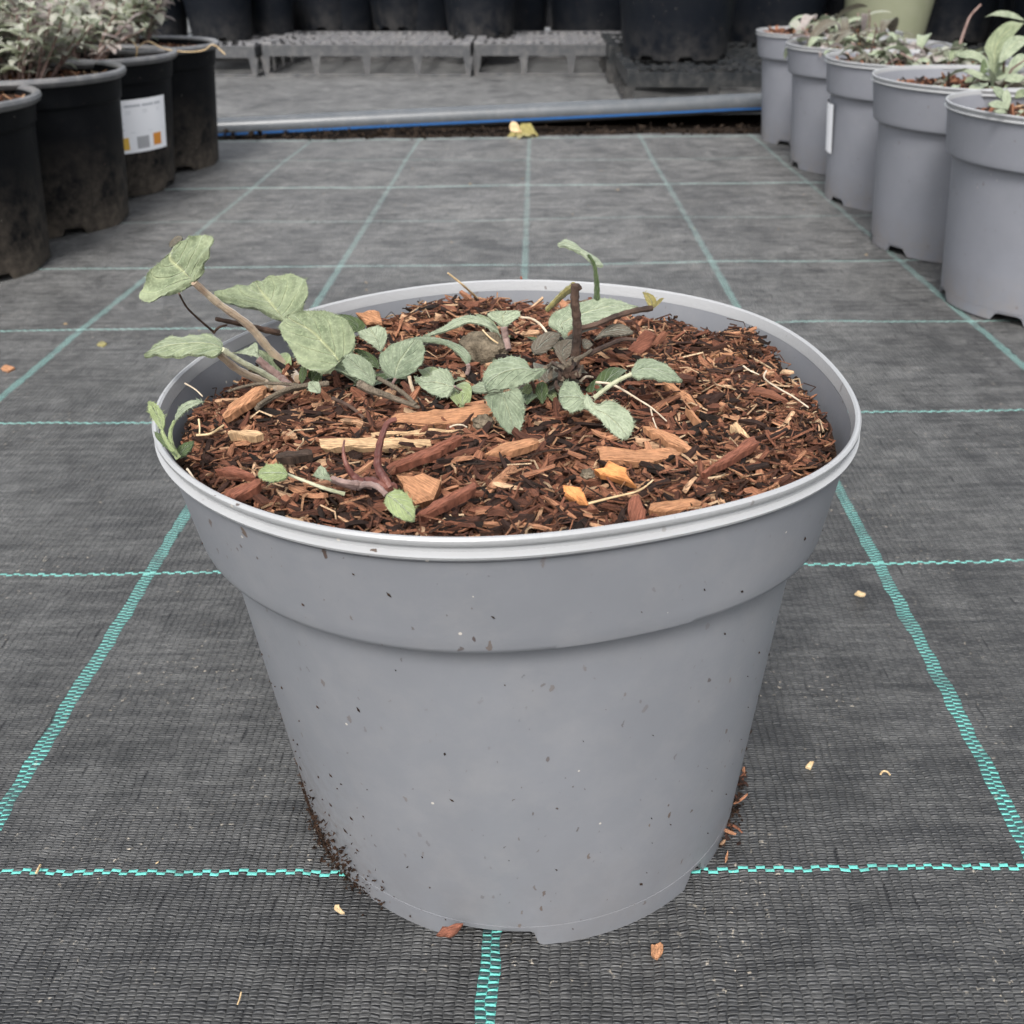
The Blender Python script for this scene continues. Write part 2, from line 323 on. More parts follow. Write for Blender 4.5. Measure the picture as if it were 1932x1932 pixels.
M['ink'] = NT('faded_grey_ink').fin((.42, .43, .46), .6)
M['orange'] = NT('orange_print').fin((.62, .24, .03), .6)
M['amber'] = NT('amber_print').fin((.66, .40, .06), .6)
M['printgrey'] = NT('grey_print').fin((.36, .36, .37), .6)

# ------------------------------------------------------------------ ground, bed
def bas(X, Y): return (1, X, Y, 1/Y, X/Y, X*X/10, X*Y/10)
CU = (0.0284, -0.0456, 0.0065, 0.0335, 0.0489, -0.1186, 0.0724); CV = (-1.3922, -0.0759, 0.0162, 0.1328, 0.0585, -0.0169, -0.0076)
def fab_uv(X, Y):
    Xc = max(-5, min(5, X)); Yc = max(.6, min(11, Y)); b = bas(Xc, Yc)
    return (X+sum(c*k for c, k in zip(CU, b)), Y+sum(c*k for c, k in zip(CV, b)))
def sheet(x0, x1, y0f, y1f, zf, nx, ny, uvf):
    mb = MB(); vs = []; uvs = []
    for j in range(ny+1):
        for i in range(nx+1):
            x = x0+(x1-x0)*i/nx; ya, yb = y0f(x), y1f(x); y = ya+(yb-ya)*j/ny
            vs.append((x, y, zf(x, y))); uvs.append(uvf(x, y))
    fs = [(j*(nx+1)+i, j*(nx+1)+i+1, (j+1)*(nx+1)+i+1, (j+1)*(nx+1)+i) for j in range(ny) for i in range(nx)]
    mb.add(vs, fs, uvs); return mb
soilg = MB(); g = 180
soilg.add([(-g, -20, -.06), (g, -20, -.06), (g, g*2, -.06), (-g, g*2, -.06)], [(0, 1, 2, 3)])
tag(soilg.build('earth_ground', M['earth'], smooth=False), kind='structure')
edge = lambda x: 9.35+.10*x+.03*math.sin(x*2.3)+.02*math.sin(x*7.1)
def zf(x, y):
    r = math.hypot(x+.03, y-1.56)
    k = min(1, max(0, (r-.5)/.5))
    return .014*k*noise.noise(Vector((x*.8, y*.8, 0)))+.004*k*noise.noise(Vector((x*2.5, y*2.5, 7)))+(.0 if y < 8.5 else -.02*max(0, (y-8.9)))*.5
fab = sheet(-12, 12, lambda x: -3, edge, zf, 192, 110, fab_uv)
tag(fab.build('ground_fabric', M['fabric']), kind='structure')
bedz = lambda x, y: .05+.01*noise.noise(Vector((x, y, 3)))
bed = sheet(-20, 20, lambda x: 10.15+.08*x, lambda x: 40, bedz, 120, 60, lambda x, y: (x*1.0, y-4))
tag(bed.build('raised_bed_fabric', M['bedfabric']), kind='structure')
# loose soil in the gap between the two fabrics
def crumbs(mb, n, fn, smin, smax, m=0):
    for _ in range(n):
        p = fn(); s = random.uniform(smin, smax)*random.uniform(.6, 1)
        pts = [Vector(p)+Vector((random.gauss(0, 1), random.gauss(0, 1), random.gauss(0, .7))).normalized()*s*random.uniform(.5, 1) for _ in range(5)]
        mb.add(pts, [(0, 1, 2), (0, 2, 3), (0, 3, 1), (4, 2, 1), (4, 3, 2), (4, 1, 3)])
cr = MB(); crumbs(cr, 900, lambda: (lambda x: (x, edge(x)+random.uniform(-.10, .5), -.035+random.uniform(0, .05)))(random.uniform(-4, 4)), .02, .06)
tag(cr.build('loose_soil', M['earth'], smooth=False), 'dark loose soil and litter in the gap under the pipe', kind='stuff')

# ------------------------------------------------------------------ pots
def ang(x): return (x+math.pi) % (2*math.pi)-math.pi
def make_pot(name, cb, ct, h, r, Rf, mats, notches, lip=.031, zst=.675, step=.018, rimw=.014, rolled=False, ls=-.010, N=288, wavy=0, inner_to=.12):
    """cb/ct: centre at base and at rim; Rf(phi): outer rim radius"""
    root = empty(name, (cb[0], cb[1], 0))
    def ring(z, off, phi, zadd=0):
        t = z/h; cx = cb[0]+(ct[0]-cb[0])*t; cy = cb[1]+(ct[1]-cb[1])*t
        rr = r+(Rf(phi)-r)*t+off; return (cx+rr*math.cos(phi), cy+rr*math.sin(phi), z+zadd)
    def loft(prof, nm, mat, closed=False, low=False):
        mb = MB(); vs = []; uvs = []
        for k, (z, off) in enumerate(prof):
            for j in range(N):
                ph = 2*math.pi*j/N; za = 0
                if low and z < .036:
                    d = 9
                    for (a, wd) in notches: d = min(d, abs(ang(ph-a))-wd)
                    za = .036*max(0, min(1, (.012-d)/.024))
                    if wavy: za += wavy*(.5+.5*math.sin(ph*7+1))*(.5+.5*math.sin(ph*3))
                    za = max(z, za+z*.02)-z
                vs.append(ring(z, off, ph, za)); uvs.append((j/N, k/len(prof)))
        K = len(prof)
        rng = range(K if closed else K-1)
        fs = [(k*N+j, k*N+(j+1) % N, ((k+1) % K)*N+(j+1) % N, ((k+1) % K)*N+j) for k in rng for j in range(N)]
        mb.add(vs, fs, uvs); return mb.build(nm, mat, root, angle=35)
    fb = lambda z: ls*z/zst-step*z/zst
    prof = [(inner_to, -.012-.01), (.02, -.014), (.0, -.010), (.0, .0), (.012, fb(.012)), (.047, fb(.047)), (.0473, fb(.047)-.0011), (.0495, fb(.0495)-.0011), (.0498, fb(.0498)), (.10, fb(.10)), (.2, fb(.2)), (.4, fb(.4)), (zst-.05, fb(zst-.05)), (zst-.012, fb(zst-.012)), (zst-.004, fb(zst)+.0015), (zst-.001, fb(zst)+step-.005), (zst+.003, ls-.001), (zst+.010, ls), (zst+.03, ls), (h-lip-.01, ls)]
    loft(prof, 'wall', mats[0], low=True)
    inn = [(h-lip-.01, ls-.001), (h-.022, -rimw-.0005), (zst+.01, -rimw-.004), (zst-.01, fb(zst)-.012), (inner_to, -.022)]
    loft(inn, 'inner_wall', mats[0])
    if rolled:
        rp = [(h-lip, ls-.001), (h-lip-.004, -.004), (h-lip+.004, .006), (h-lip*.5, .012), (h-.008, .006), (h, -.008), (h-.004, -.022), (h-.012, -rimw+.002), (h-.022, -rimw)]
    else:
        rp = [(h-lip+.004, ls), (h-lip-.002, -.004), (h-lip, .0), (h-lip+.004, .001), (h-lip+.006, -.003), (h-lip+.008, -.0085), (h-lip+.014, -.0095), (h-lip+.0165, -.006), (h-.009, -.003), (h-.004, -.0035), (h-.001, -.0065), (h-.0005, -.010), (h-.003, -rimw+.001), (h-.016, -rimw), (h-.022, -rimw)]
    loft(rp, 'rim', mats[1])
    mb = MB(); t = inner_to/h; n = 64
    mb.add([ring(inner_to+.001, -.02, 2*math.pi*j/n) for j in range(n)], [tuple(range(n))]); mb.build('base_plate', mats[0], root, smooth=False)
    return root
COEF = (0.5647, -0.0008, -0.01524, 0.01369, 0.01802, 0.00098, -0.00834, -0.00383, -0.002, -0.00436, -0.00095, -0.00197, -0.00022)
def Rmain(p): return COEF[0]+sum(COEF[1+2*(k-1)]*math.cos(k*p)+COEF[2*k]*math.sin(k*p) for k in (1, 2, 3, 4, 5, 6))
CB = (-.021, 1.545); CT = (-.04, 1.60); HP = .86
nt_main = [(R(-95), R(9.5)), (R(-42), .05), (R(-150), 0.06), (R(60), .15), (R(120), .15), (R(-10), .10)]
pot = make_pot('plant_pot', CB, CT, HP, .436, Rmain, (M['grey'], M['rim']), nt_main, N=360, step=.034, zst=.662)
tag(pot, 'large squashed grey plastic pot with white edged rim in the foreground, filled with red bark', 'plant pot')

def round_pot(name, x, y, h, Rr, r, mats, seed, **k):
    rnd = random.Random(seed); a1, a2, p1, p2 = rnd.uniform(0, .012), rnd.uniform(.0, .015), rnd.uniform(0, 6), rnd.uniform(0, 6)
    nt_ = [(rnd.uniform(0, 1)+2*math.pi*i/6, .14) for i in range(6)]
    return make_pot(name, (x, y), (x+rnd.uniform(-.01, .01), y), h, r, lambda p: Rr+a1*math.cos(p-p1)+a2*math.cos(2*p-p2), mats, nt_, N=144, **k)

def soil_h(x, y):
    z = .806+.022*math.exp(-((x-.05)**2+(y-1.75)**2)/.05)+.02*noise.noise(Vector((x*7, y*7, 1)))+.012*noise.noise(Vector((x*19, y*19, 5)))
    z += .030*math.exp(-((x+.15)**2+(y-2.02)**2)/.012)+.035*math.exp(-((x-.43)**2+(y-1.86)**2)/.003)
    z -= .03*math.exp(-((x+.42)**2+(y-1.85)**2)/.02)
    return z
def inner_r(phi, z=.80): return .436+(Rmain(phi)-.436)*z/HP-.022
def in_pot(x, y, m=0.0):
    t = .8/HP; cx = CB[0]+(CT[0]-CB[0])*t; cy = CB[1]+(CT[1]-CB[1])*t
    return math.hypot(x-cx, y-cy) < inner_r(math.atan2(y-cy, x-cx))-m

# ------------------------------------------------------------------ leaves
def resample(pts, n):
    pts = [Vector((p[0], p[1])) for p in pts]
    # catmull-rom smoothing
    if len(pts) > 2:
        out = []
        for i in range(len(pts)-1):
            p0 = pts[max(i-1, 0)]; p1 = pts[i]; p2 = pts[i+1]; p3 = pts[min(i+2, len(pts)-1)]
            for s in range(6):
                u = s/6; out.append(.5*((2*p1)+(p2-p0)*u+(2*p0-5*p1+4*p2-p3)*u*u+(3*p1-p0-3*p2+p3)*u**3))
        out.append(pts[-1]); pts = out
    d = [0]
    for i in range(1, len(pts)): d.append(d[-1]+(pts[i]-pts[i-1]).length)
    res = []; j = 0
    for i in range(n+1):
        t = d[-1]*i/n
        while j < len(d)-2 and d[j+1] < t: j += 1
        u = (t-d[j])/max(1e-9, d[j+1]-d[j]); res.append(pts[j].lerp(pts[j+1], u))
    return res
def px_leaf(parent, mat, c, base, tip, left, right, zb, n, fold=.12, curl=.0, mid=None, hairs=60, Y=None, wave=.006, label=None, name='leaf', seed=None):
    """leaf blade lying on the plane through its base with normal n; outline in photo pixels"""
    rnd = random.Random(seed if seed is not None else int(base[0]*7+base[1])); NV, NU = 40, 6
    if Y and Y < 2.2: Y *= .88
    n = Vector(n).normalized(); bp = px(c, base); p0 = atY(bp, Y) if Y else at(bp, zb)
    Lf = resample([px(c, q) for q in [base]+left+[tip]], NV); Rt = resample([px(c, q) for q in [base]+right+[tip]], NV)
    Md = resample([px(c, q) for q in mid], NV) if mid else [(a+b)/2 for a, b in zip(Lf, Rt)]
    on = lambda q: onplane((q.x, q.y), p0, n)
    for _ in range(60):
        bad = False
        for q in Lf[::3]+Rt[::3]+[Lf[-1]]:
            p = on(q)
            if in_pot(p.x, p.y, .0) and p.z < soil_h(p.x, p.y)+.012: bad = True; break
        if not bad: break
        p0 = EYE+(p0-EYE)*.988
    l3 = [on(q) for q in Lf]; r3 = [on(q) for q in Rt]; m3 = [on(q) for q in Md]
    W = max((a-b).length for a, b in zip(l3, r3)); Ln = (m3[0]-m3[-1]).length
    nn = n if n.dot(EYE-p0) > 0 else -n
    vs = []; uvs = []
    for i in range(NV+1):
        v = i/NV
        for k in range(-NU, NU+1):
            u = abs(k)/NU; e = (l3 if k < 0 else r3)[i]; p = m3[i].lerp(e, u)
            off = fold*W*(u**1.5)*.6*math.sin(math.pi*min(1, v*1.1+.05))*1.0
            off += curl*Ln*(v*v)
            off += min(wave, .03*W)*math.sin(v*14+k*.4)*u*u
            off -= .055*W*abs(math.sin(v*5*math.pi-u*4))*u**.7
            side = 1+.010*math.sin(v*44)*u*u
            p = m3[i].lerp(e, u*side)
            vs.append(p+nn*off); uvs.append((.5+.5*k/NU, v))
    w2 = 2*NU+1; fs = [(i*w2+k, i*w2+k+1, (i+1)*w2+k+1, (i+1)*w2+k) for i in range(NV) for k in range(2*NU)]
    # real thickness: a second skin just behind
    K = len(vs); vs2 = [v-nn*.0045 for v in vs]; fs2 = [tuple(i+K for i in f[::-1]) for f in fs]
    rim = [i*w2 for i in range(NV+1)]+[NV*w2+k for k in range(1, w2)]+[i*w2+w2-1 for i in range(NV-1, -1, -1)]
    fr = [(rim[i], rim[i+1], rim[i+1]+K, rim[i]+K) for i in range(len(rim)-1)]
    mb = MB(); mb.add(vs+vs2, fs+fs2+fr, uvs+uvs)
    for _ in range(hairs*2):                              # felt on the margin
        j = rnd.randrange(1, NV); e = vs[j*w2+(0 if rnd.random() < .5 else w2-1)]; cpt = vs[j*w2+NU]
        d = (e-cpt).normalized()*.8+Vector((rnd.gauss(0, .5), rnd.gauss(0, .5), rnd.gauss(0, .5))); ln = rnd.uniform(.002, .0045)
        a = e.lerp(vs[(j+1)*w2+(0 if e is vs[j*w2] else w2-1)], rnd.random()); s_ = d.cross(nn).normalized()*.0005
        mb.add([a-s_, a+s_, a+d*ln], [(0, 1, 2)], [(.9, .5)]*3)
    o = mb.build(name, mat, parent, angle=60)
    if label: o['label'] = label
    return o
def px_tube(parent, mat, c, pts, rad, zs=None, Ys=None, name='stem', n=8, label=None, flat=1.0, mb=None, hairs=0):
    q = resample([px(c, p) for p in pts], max(8, 4*len(pts))); k = len(q)
    if Ys is not None and Ys[0] < 2.2: Ys = [v*.88 for v in Ys]
    val = zs if zs is not None else Ys
    def iv(i):
        t = i/(k-1)*(len(val)-1); j = min(int(t), len(val)-2); return val[j]+(val[j+1]-val[j])*(t-j)
    P3 = [(at if zs is not None else atY)((q[i].x, q[i].y), iv(i)) for i in range(k)]
    rm = max(rad) if hasattr(rad, '__len__') else rad
    for i in range(k):
        for _ in range(60):
            if in_pot(P3[i].x, P3[i].y) and P3[i].z < soil_h(P3[i].x, P3[i].y)+rm*.7+.002: P3[i] = EYE+(P3[i]-EYE)*.99
            else: break
    r0, r1 = rad if hasattr(rad, '__len__') else (rad, rad)
    if c != 'F': r0 *= .62; r1 *= .62
    own = mb is None; mb = mb or MB()
    mb.tube(P3, [(r0+(r1-r0)*i/(k-1))*(1+.10*math.sin(i*2.1)) for i in range(k)], n, flat=flat)
    for _ in range(hairs):
        j = random.randrange(k-1); p = P3[j].lerp(P3[j+1], random.random()); d = Vector((random.gauss(0, 1), random.gauss(0, .4), random.gauss(0, 1))).normalized()
        s_ = d.cross(Vector((0, 1, .2))).normalized()*.0005; a = p+d*r0*.8
        mb.add([a-s_, a+s_, a+d*.005], [(0, 1, 2)])
    if own:
        o = mb.build(name, mat, parent)
        if label: o['label'] = label
        return o

def blade(mb, base, az, ln, wd, rise, droop, rnd, cup=.25, NV=9, shape=1.0, twist=0.0):
    """strap or oval leaf that rises then bends over"""
    d = Vector((math.cos(az), math.sin(az), 0)); side = Vector((-math.sin(az), math.cos(az), 0)); p = Vector(base); a = rise; st = ln/NV; rows = []
    for i in range(NV+1):
        v = i/NV; w_ = wd*.5*(math.sin(math.pi*min(1, .04+v*.96)**shape))**.8+.0015
        nrm = Vector((-math.sin(a)*d.x, -math.sin(a)*d.y, math.cos(a))); s_ = (side+nrm*twist*v).normalized()
        rows.append([p+s_*w_*k+nrm*cup*w_*abs(k) for k in (-1, -.5, 0, .5, 1)])
        p = p+(d*math.cos(a)+Vector((0, 0, math.sin(a))))*st; a -= droop/NV
    vs = [q for r_ in rows for q in r_]; uvs = [(k/4, i/NV) for i in range(NV+1) for k in range(5)]
    mb.add(vs, [(i*5+k, i*5+k+1, (i+1)*5+k+1, (i+1)*5+k) for i in range(NV) for k in range(4)], uvs)
# ------------------------------------------------------------------ bark mulch in the big pot
def disc_soil(cx, cy, rf, hf, nm, mat, parent=None, rings=26, N=96, drop=.02):
    mb = MB(); vs = [(cx, cy, hf(cx, cy)-drop)]
    for i in range(1, rings+1):
        for j in range(N):
            ph = 2*math.pi*j/N; r_ = rf(ph)*i/rings; x = cx+r_*math.cos(ph); y = cy+r_*math.sin(ph)
            vs.append((x, y, hf(x, y)-drop))
    fs = [(0, 1+j, 1+(j+1) % N) for j in range(N)]+[(1+(i-1)*N+j, 1+(i-1)*N+(j+1) % N, 1+i*N+(j+1) % N, 1+i*N+j)[::-1] for i in range(1, rings) for j in range(N)]
    fs = [f if len(f) == 3 else f[::-1] for f in fs]
    mb.add(vs, fs); return mb.build(nm, mat, parent)
t8 = .8/HP; SX = CB[0]+(CT[0]-CB[0])*t8; SY = CB[1]+(CT[1]-CB[1])*t8
tag(disc_soil(SX, SY, lambda p: inner_r(p)+.006, soil_h, 'compost', M['soil']), 'dark compost showing between the bark in the big grey pot', kind='stuff')
def chip(mb, p, ln, wd, th, yaw, pitch, roll, rnd):
    """a splinter of bark: ragged ends, bent, tapered"""
    K = 4 if ln > .04 else 3; Rm = Matrix.Rotation(yaw, 3, 'Z') @ Matrix.Rotation(pitch, 3, 'Y') @ Matrix.Rotation(roll, 3, 'X'); bend = rnd.uniform(-.25, .25)*ln
    vs = []; uvs = []; p = Vector(p); o_ = rnd.random()*5
    for i in range(K+1):
        t = i/K; x = (t-.5)*ln; z = bend*(t-.5)**2*2; ww = wd*(.55+.45*math.sin(math.pi*min(1, max(0, t*.8+.12))))*rnd.uniform(.75, 1.1)
        if i in (0, K): ww *= rnd.uniform(.25, .9)
        sk = rnd.uniform(-.25, .25)*wd; tt = th*rnd.uniform(.7, 1.1)
        for (yy, zz, u) in ((-ww/2, 0, 0), (-ww/2*.8, tt, .15), (ww/2*.8, tt*rnd.uniform(.6, 1.1), .35), (ww/2, 0, .5)):
            xx = x+(rnd.uniform(-.15, .15)*wd if i in (0, K) else 0)
            vs.append(p+Rm @ Vector((xx, yy+sk*.4, z+zz))); uvs.append((o_+t*ln*20, o_+yy*9+zz*9))
    fs = []
    for i in range(K):
        a = i*4; b = a+4; fs += [(a, a+1, b+1, b), (a+1, a+2, b+2, b+1), (a+2, a+3, b+3, b+2), (a+3, a, b, b+3)]
    fs += [(3, 2, 1, 0), (K*4, K*4+1, K*4+2, K*4+3)]
    mb.add(vs, fs, uvs)
def mulch(mb, n, pick, hf, smul=1.0, seed=1, big=.06, tilt=.30, inside=None):
    rnd = random.Random(seed)
    for i in range(n):
        x, y = pick(rnd); r_ = rnd.random(); sloc = smul if inside is not in_pot else (.55 if (x > .24 or not in_pot(x, y, .09)) and rnd.random() < .85 else 1.0)
        if r_ < .35: ln = rnd.uniform(.018, .04)
        elif r_ < .88: ln = rnd.uniform(.035, .075)
        else: ln = rnd.uniform(.07, .08+big)
        ln *= sloc*(.88 if inside is in_pot else 1); wd = min(ln*rnd.uniform(.12, .50), .027*smul)*rnd.uniform(.5, 1); th = rnd.uniform(.003, .009)*smul
        if inside and not inside(x, y, ln*.5+.006): continue
        chip(mb, (x, y, hf(x, y)+rnd.uniform(-.030, .012)*smul), ln, wd, th, rnd.uniform(0, 6.28) if rnd.random() < .6 else rnd.gauss(.1, .5), rnd.gauss(0, tilt), rnd.gauss(0, tilt*1.6), rnd)
def pick_main(m):
    def f(rnd):
        while True:
            x = SX+rnd.uniform(-.62, .62); y = SY+rnd.uniform(-.62, .62)
            if in_pot(x, y, m): return x, y
    return f
mb = MB(); mulch(mb, 14500, pick_main(.008), soil_h, .88, inside=in_pot)
tag(mb.build('bark_mulch', M['bark'], smooth=False), 'shredded red brown bark mulch covering the big grey pot', 'bark mulch', kind='stuff')
mb = MB(); rnd = random.Random(5); pk = pick_main(.01)
for _ in range(8500):
    x, y = pk(rnd); a = rnd.uniform(0, 6.28); ln = rnd.uniform(.012, .05); z = soil_h(x, y)+rnd.uniform(-.012, .016); d = Vector((math.cos(a), math.sin(a), rnd.gauss(0, .14)))*ln
    if not in_pot(x+d.x, y+d.y, .012): continue
    b = Vector((rnd.gauss(0, .25), rnd.gauss(0, .25), abs(rnd.gauss(0, .12))))*ln; rr = rnd.uniform(.0009, .0022)
    mb.tube([(x, y, z), Vector((x, y, z))+d*.5+b, Vector((x, y, z))+d], rr, 3, cap=False)
tag(mb.build('bark_fibre', M['fibre'], smooth=False), 'fine loose bark fibres strewn over the mulch in the big pot', 'bark fibre', kind='stuff')
mb = MB(); pk = pick_main(.004); crumbs(mb, 9000, lambda: (lambda x, y: (x, y, soil_h(x, y)+random.uniform(-.02, .006)))(*pk(random)), .005, .013)
tag(mb.build('compost_crumb', M['soil'], smooth=False), 'fine black compost crumbs among the bark in the big pot', 'compost', kind='stuff')

# the conspicuous single pieces of wood, each a slab with its own outline
def slab(c, pts, mat, label, z=.822, n=(0, -.35, 1), th=.014, name='wood_chip', cat='wood chip', grp='large wood chips on the mulch', grain=None):
    n = Vector(n).normalized(); q0 = px(c, pts[0]); p0 = at(q0, z); P3 = [onplane(px(c, q), p0, n) for q in pts]
    for _ in range(40):
        if any(in_pot(p.x, p.y) and p.z < soil_h(p.x, p.y)+.010 for p in P3): p0 = EYE+(p0-EYE)*.995; P3 = [onplane(px(c, q), p0, n) for q in pts]
        else: break
    ctr = sum(P3, Vector())/len(P3); ax = max(((a-b) for a in P3 for b in P3), key=lambda v: v.length).normalized(); ay = n.cross(ax)
    # ragged, refined outline
    ref = []
    for i in range(len(P3)):
        a, b = P3[i], P3[(i+1) % len(P3)]; k = max(2, int((b-a).length/.014))
        for s in range(k):
            p = a.lerp(b, s/k); ref.append(p+(ay*random.gauss(0, .0016)+ax*random.gauss(0, .0030) if s else Vector()))
    K = len(ref); top = [p+n*random.uniform(-.0014, .0014) for p in ref]; inn = [ctr.lerp(p, .80)+n*(.003+random.uniform(-.0012, .0022)) for p in ref]; bot = [ctr.lerp(p, .94)-n*th for p in ref]
    u = lambda p: ((p-ctr).dot(ax)*14+3, (p-ctr).dot(ay)*9+3)
    vs = top+inn+bot+[ctr+n*.003]; uvs = [u(p) for p in vs]
    fs = [(i, (i+1) % K, K+(i+1) % K, K+i) for i in range(K)]+[(K+i, K+(i+1) % K, 3*K) for i in range(K)]+[((i+1) % K, i, 2*K+i, 2*K+(i+1) % K) for i in range(K)]+[tuple(2*K+i for i in range(K))]
    m = MB(); m.add(vs, fs, uvs); o = m.build(name, mat, None, smooth=False, org=tuple(ctr)); tag(o, label, cat, grp); return o
slab('P', [(700, 1490), (1300, 1440), (1690, 1375), (1765, 1480), (1560, 1560), (1300, 1605), (900, 1625), (690, 1600)], M['wtan'], 'longest flat tan slab of wood lying just in front of the leaves', .835, (0, -.5, 1), .02)
slab('P', [(430, 1705), (900, 1680), (1455, 1665), (1440, 1700), (1000, 1730), (430, 1752)], M['wpale'], 'cream split stick just below the long tan slab', .83, (0, -.6, 1), .012)
slab('T', [(1050, 285), (1350, 275), (1700, 285), (1690, 325), (1350, 335), (1060, 335)], M['wpale'], 'cream split stick lying lowest of the two pale sticks', .826, (0, -.6, 1), .014)
slab('T', [(1430, 440), (1640, 350), (1850, 255), (1865, 275), (1680, 380), (1450, 458)], M['wred'], 'red brown stick slanting up from the curled wine red shoots', .835)
slab('R', [(580, 1215), (620, 1150), (790, 1035), (855, 1035), (830, 1080), (640, 1200), (590, 1230)], M['wtan'], 'tan slanting stick at the left of the pot between the two shoots', .835)
slab('X', [(570, 865), (640, 820), (725, 855), (728, 890), (775, 945), (700, 915), (600, 890)], M['worange'], 'bright orange yellow flake of wood right of centre', .835, (0, -.6, 1), .012)
slab('T', [(1488, 488), (1640, 478), (1742, 518), (1700, 625), (1600, 655), (1530, 575)], M['wtan'], 'blocky pale fibrous chunk of wood beside the front shoot leaf', .845, (0, -.7, 1), .03)
slab('T', [(1600, 720), (1700, 640), (1932, 530), (1945, 560), (1790, 650), (1640, 725)], M['wred'], 'red brown stick right of the blocky pale chunk near the rim', .83)
slab('X', [(1080, 880), (1200, 790), (1330, 705), (1358, 735), (1240, 810), (1100, 882)], M['wred'], 'thick red brown stick with blunt upper end at right of the mulch', .835)
slab('X', [(50, 792), (150, 735), (300, 718), (310, 732), (210, 770), (80, 797)], M['wtan'], 'pointed tan sliver of wood under the folded leaf', .832)
slab('X', [(1218, 652), (1240, 640), (1315, 712), (1290, 735)], M['wpale'], 'short cream splinter touching the thick red brown stick', .832)
slab('X', [(890, 440), (940, 455), (1090, 565), (1080, 585), (980, 530)], M['wtan'], 'long tan splinter below the tip of the right hand leaf', .83)
slab('X', [(1005, 568), (1035, 580), (1122, 705), (1085, 680)], M['wtan'], 'thin tapering orange brown splinter right of the white root', .83)
slab('X', [(800, 655), (870, 670), (1000, 730), (1085, 800), (1040, 800), (930, 740)], M['wtan'], 'split two tone sliver of wood under the end of the white root', .832)
slab('X', [(425, 935), (505, 950), (545, 1035), (500, 1030), (430, 985)], M['worange'], 'small orange flake of wood left of the upright dark chip near the rim', .832, (0, -.7, 1))
slab('X', [(735, 1010), (785, 983), (820, 1060), (818, 1125), (745, 1125)], M['wred'], 'squarish grey red chip standing against the front rim', .838, (0, -1.1, 1), .016)
slab('P', [(258, 385), (400, 360), (520, 372), (552, 480), (545, 522), (380, 520), (330, 450)], M['wtan'], 'light orange block of wood against the back wall of the pot', .85, (0, -1.2, 1), .04)
slab('Q', [(404, 412), (420, 405), (460, 480), (485, 640), (420, 650)], M['wred'], 'dark red pointed splinter standing upright at the back rim', .80, (0, -3, 1), .012)
slab('X', [(580, 755), (760, 780), (960, 765), (990, 780), (850, 830), (600, 815)], M['wtan'], 'broad layered brown slab above the orange yellow flake', .828)
slab('X', [(840, 1025), (1060, 1005), (1070, 1040), (920, 1065), (830, 1055)], M['wtan'], 'flat tan chip close to the front right rim', .83)
slab('T', [(510, 590), (640, 540), (705, 510), (690, 560), (560, 625), (515, 620)], M['wred'], 'rounded red brown chip close to the front left rim', .84)
slab('T', [(530, 240), (700, 235), (730, 255), (640, 270), (530, 258)], M['wpale'], 'small cream chip left of the pale split sticks', .835)
slab('T', [(450, 455), (560, 440), (670, 480), (660, 500), (520, 480)], M['wred'], 'red brown curved chip left of the small front leaf', .835)
slab('T', [(800, 370), (1000, 345), (1010, 370), (880, 395), (805, 392)], M['wdark'], 'charcoal dark stick left of the pale split sticks', .835)
slab('X', [(1120, 320), (1230, 312), (1300, 305), (1300, 318), (1200, 330)], M['wtan'], 'thin tan stick lying at the back right of the mulch', .825)
slab('Q', [(1350, 1040), (1500, 870), (1600, 920), (1560, 1000), (1450, 1100)], M['wred'], 'broad red brown flake behind the right hand leaf', .84, (0, -.7, 1), .012)
slab('X', [(0, 570), (60, 560), (90, 590), (40, 610), (0, 615)], M['wtan'], 'end of a tan slab left of the folded leaf', .835)

# ------------------------------------------------------------------ the plant in the big pot
plant = empty('leafy_plant', at(px('Q', (880, 1200)), .80))
tag(plant, 'grey green felted plant with brown cut stems sprawling across the big foreground pot', 'plant')
up = (0, -.6, .8)
L = lambda *a, **k: px_leaf(plant, *a, **k)
# upper left group
px_tube(plant, M['stem'], 'R', [(405, 385), (560, 520), (740, 650), (880, 810), (1050, 985)], (.0095, .0140), Ys=[1.82, 1.86, 1.9, 1.93, 1.95], label='long hairy brown stem leaning left', hairs=160)
L(M['leaf'], 'R', (405, 385), (308, 132), [(350, 425), (250, 480), (150, 518), (105, 500), (93, 450), (130, 370), (165, 300), (232, 225), (260, 170)], [(432, 368), (478, 290), (525, 230), (538, 150), (518, 108), (440, 97), (360, 108)], 0, (-.15, -.85, .45), fold=.22, mid=[(405, 385), (330, 305), (255, 240), (270, 180), (308, 132)], Y=1.82, hairs=120, label='broad leaf folded along its middle, highest at left')
L(M['leaf'], 'R', (965, 620), (780, 375), [(900, 600), (800, 562), (690, 540), (600, 505), (530, 468), (600, 430), (690, 392)], [(1062, 562), (1100, 500), (1114, 430), (1080, 362), (1010, 333), (900, 345)], 0, up, fold=.10, mid=[(965, 620), (890, 530), (820, 440), (780, 375)], Y=1.98, hairs=120, label='broad wavy leaf behind the round one')
L(M['leaf'], 'R', (1290, 880), (975, 590), [(1262, 930), (1200, 952), (1120, 930), (1060, 890), (1010, 800), (950, 710), (935, 640)], [(1340, 840), (1395, 800), (1402, 720), (1360, 640), (1290, 588), (1200, 562), (1080, 565)], 0, (.1, -.75, .66), fold=.12, Y=1.80, hairs=130, label='large round crinkled leaf in front')
L(M['leaf'], 'R', (582, 800), (92, 830), [(575, 740), (520, 705), (420, 697), (320, 705), (240, 722), (150, 775)], [(540, 822), (450, 820), (330, 824), (200, 832)], 0, (0, -.22, .97), fold=-.06, Y=1.72, hairs=150, label='flat pointed leaf reaching over the left rim')
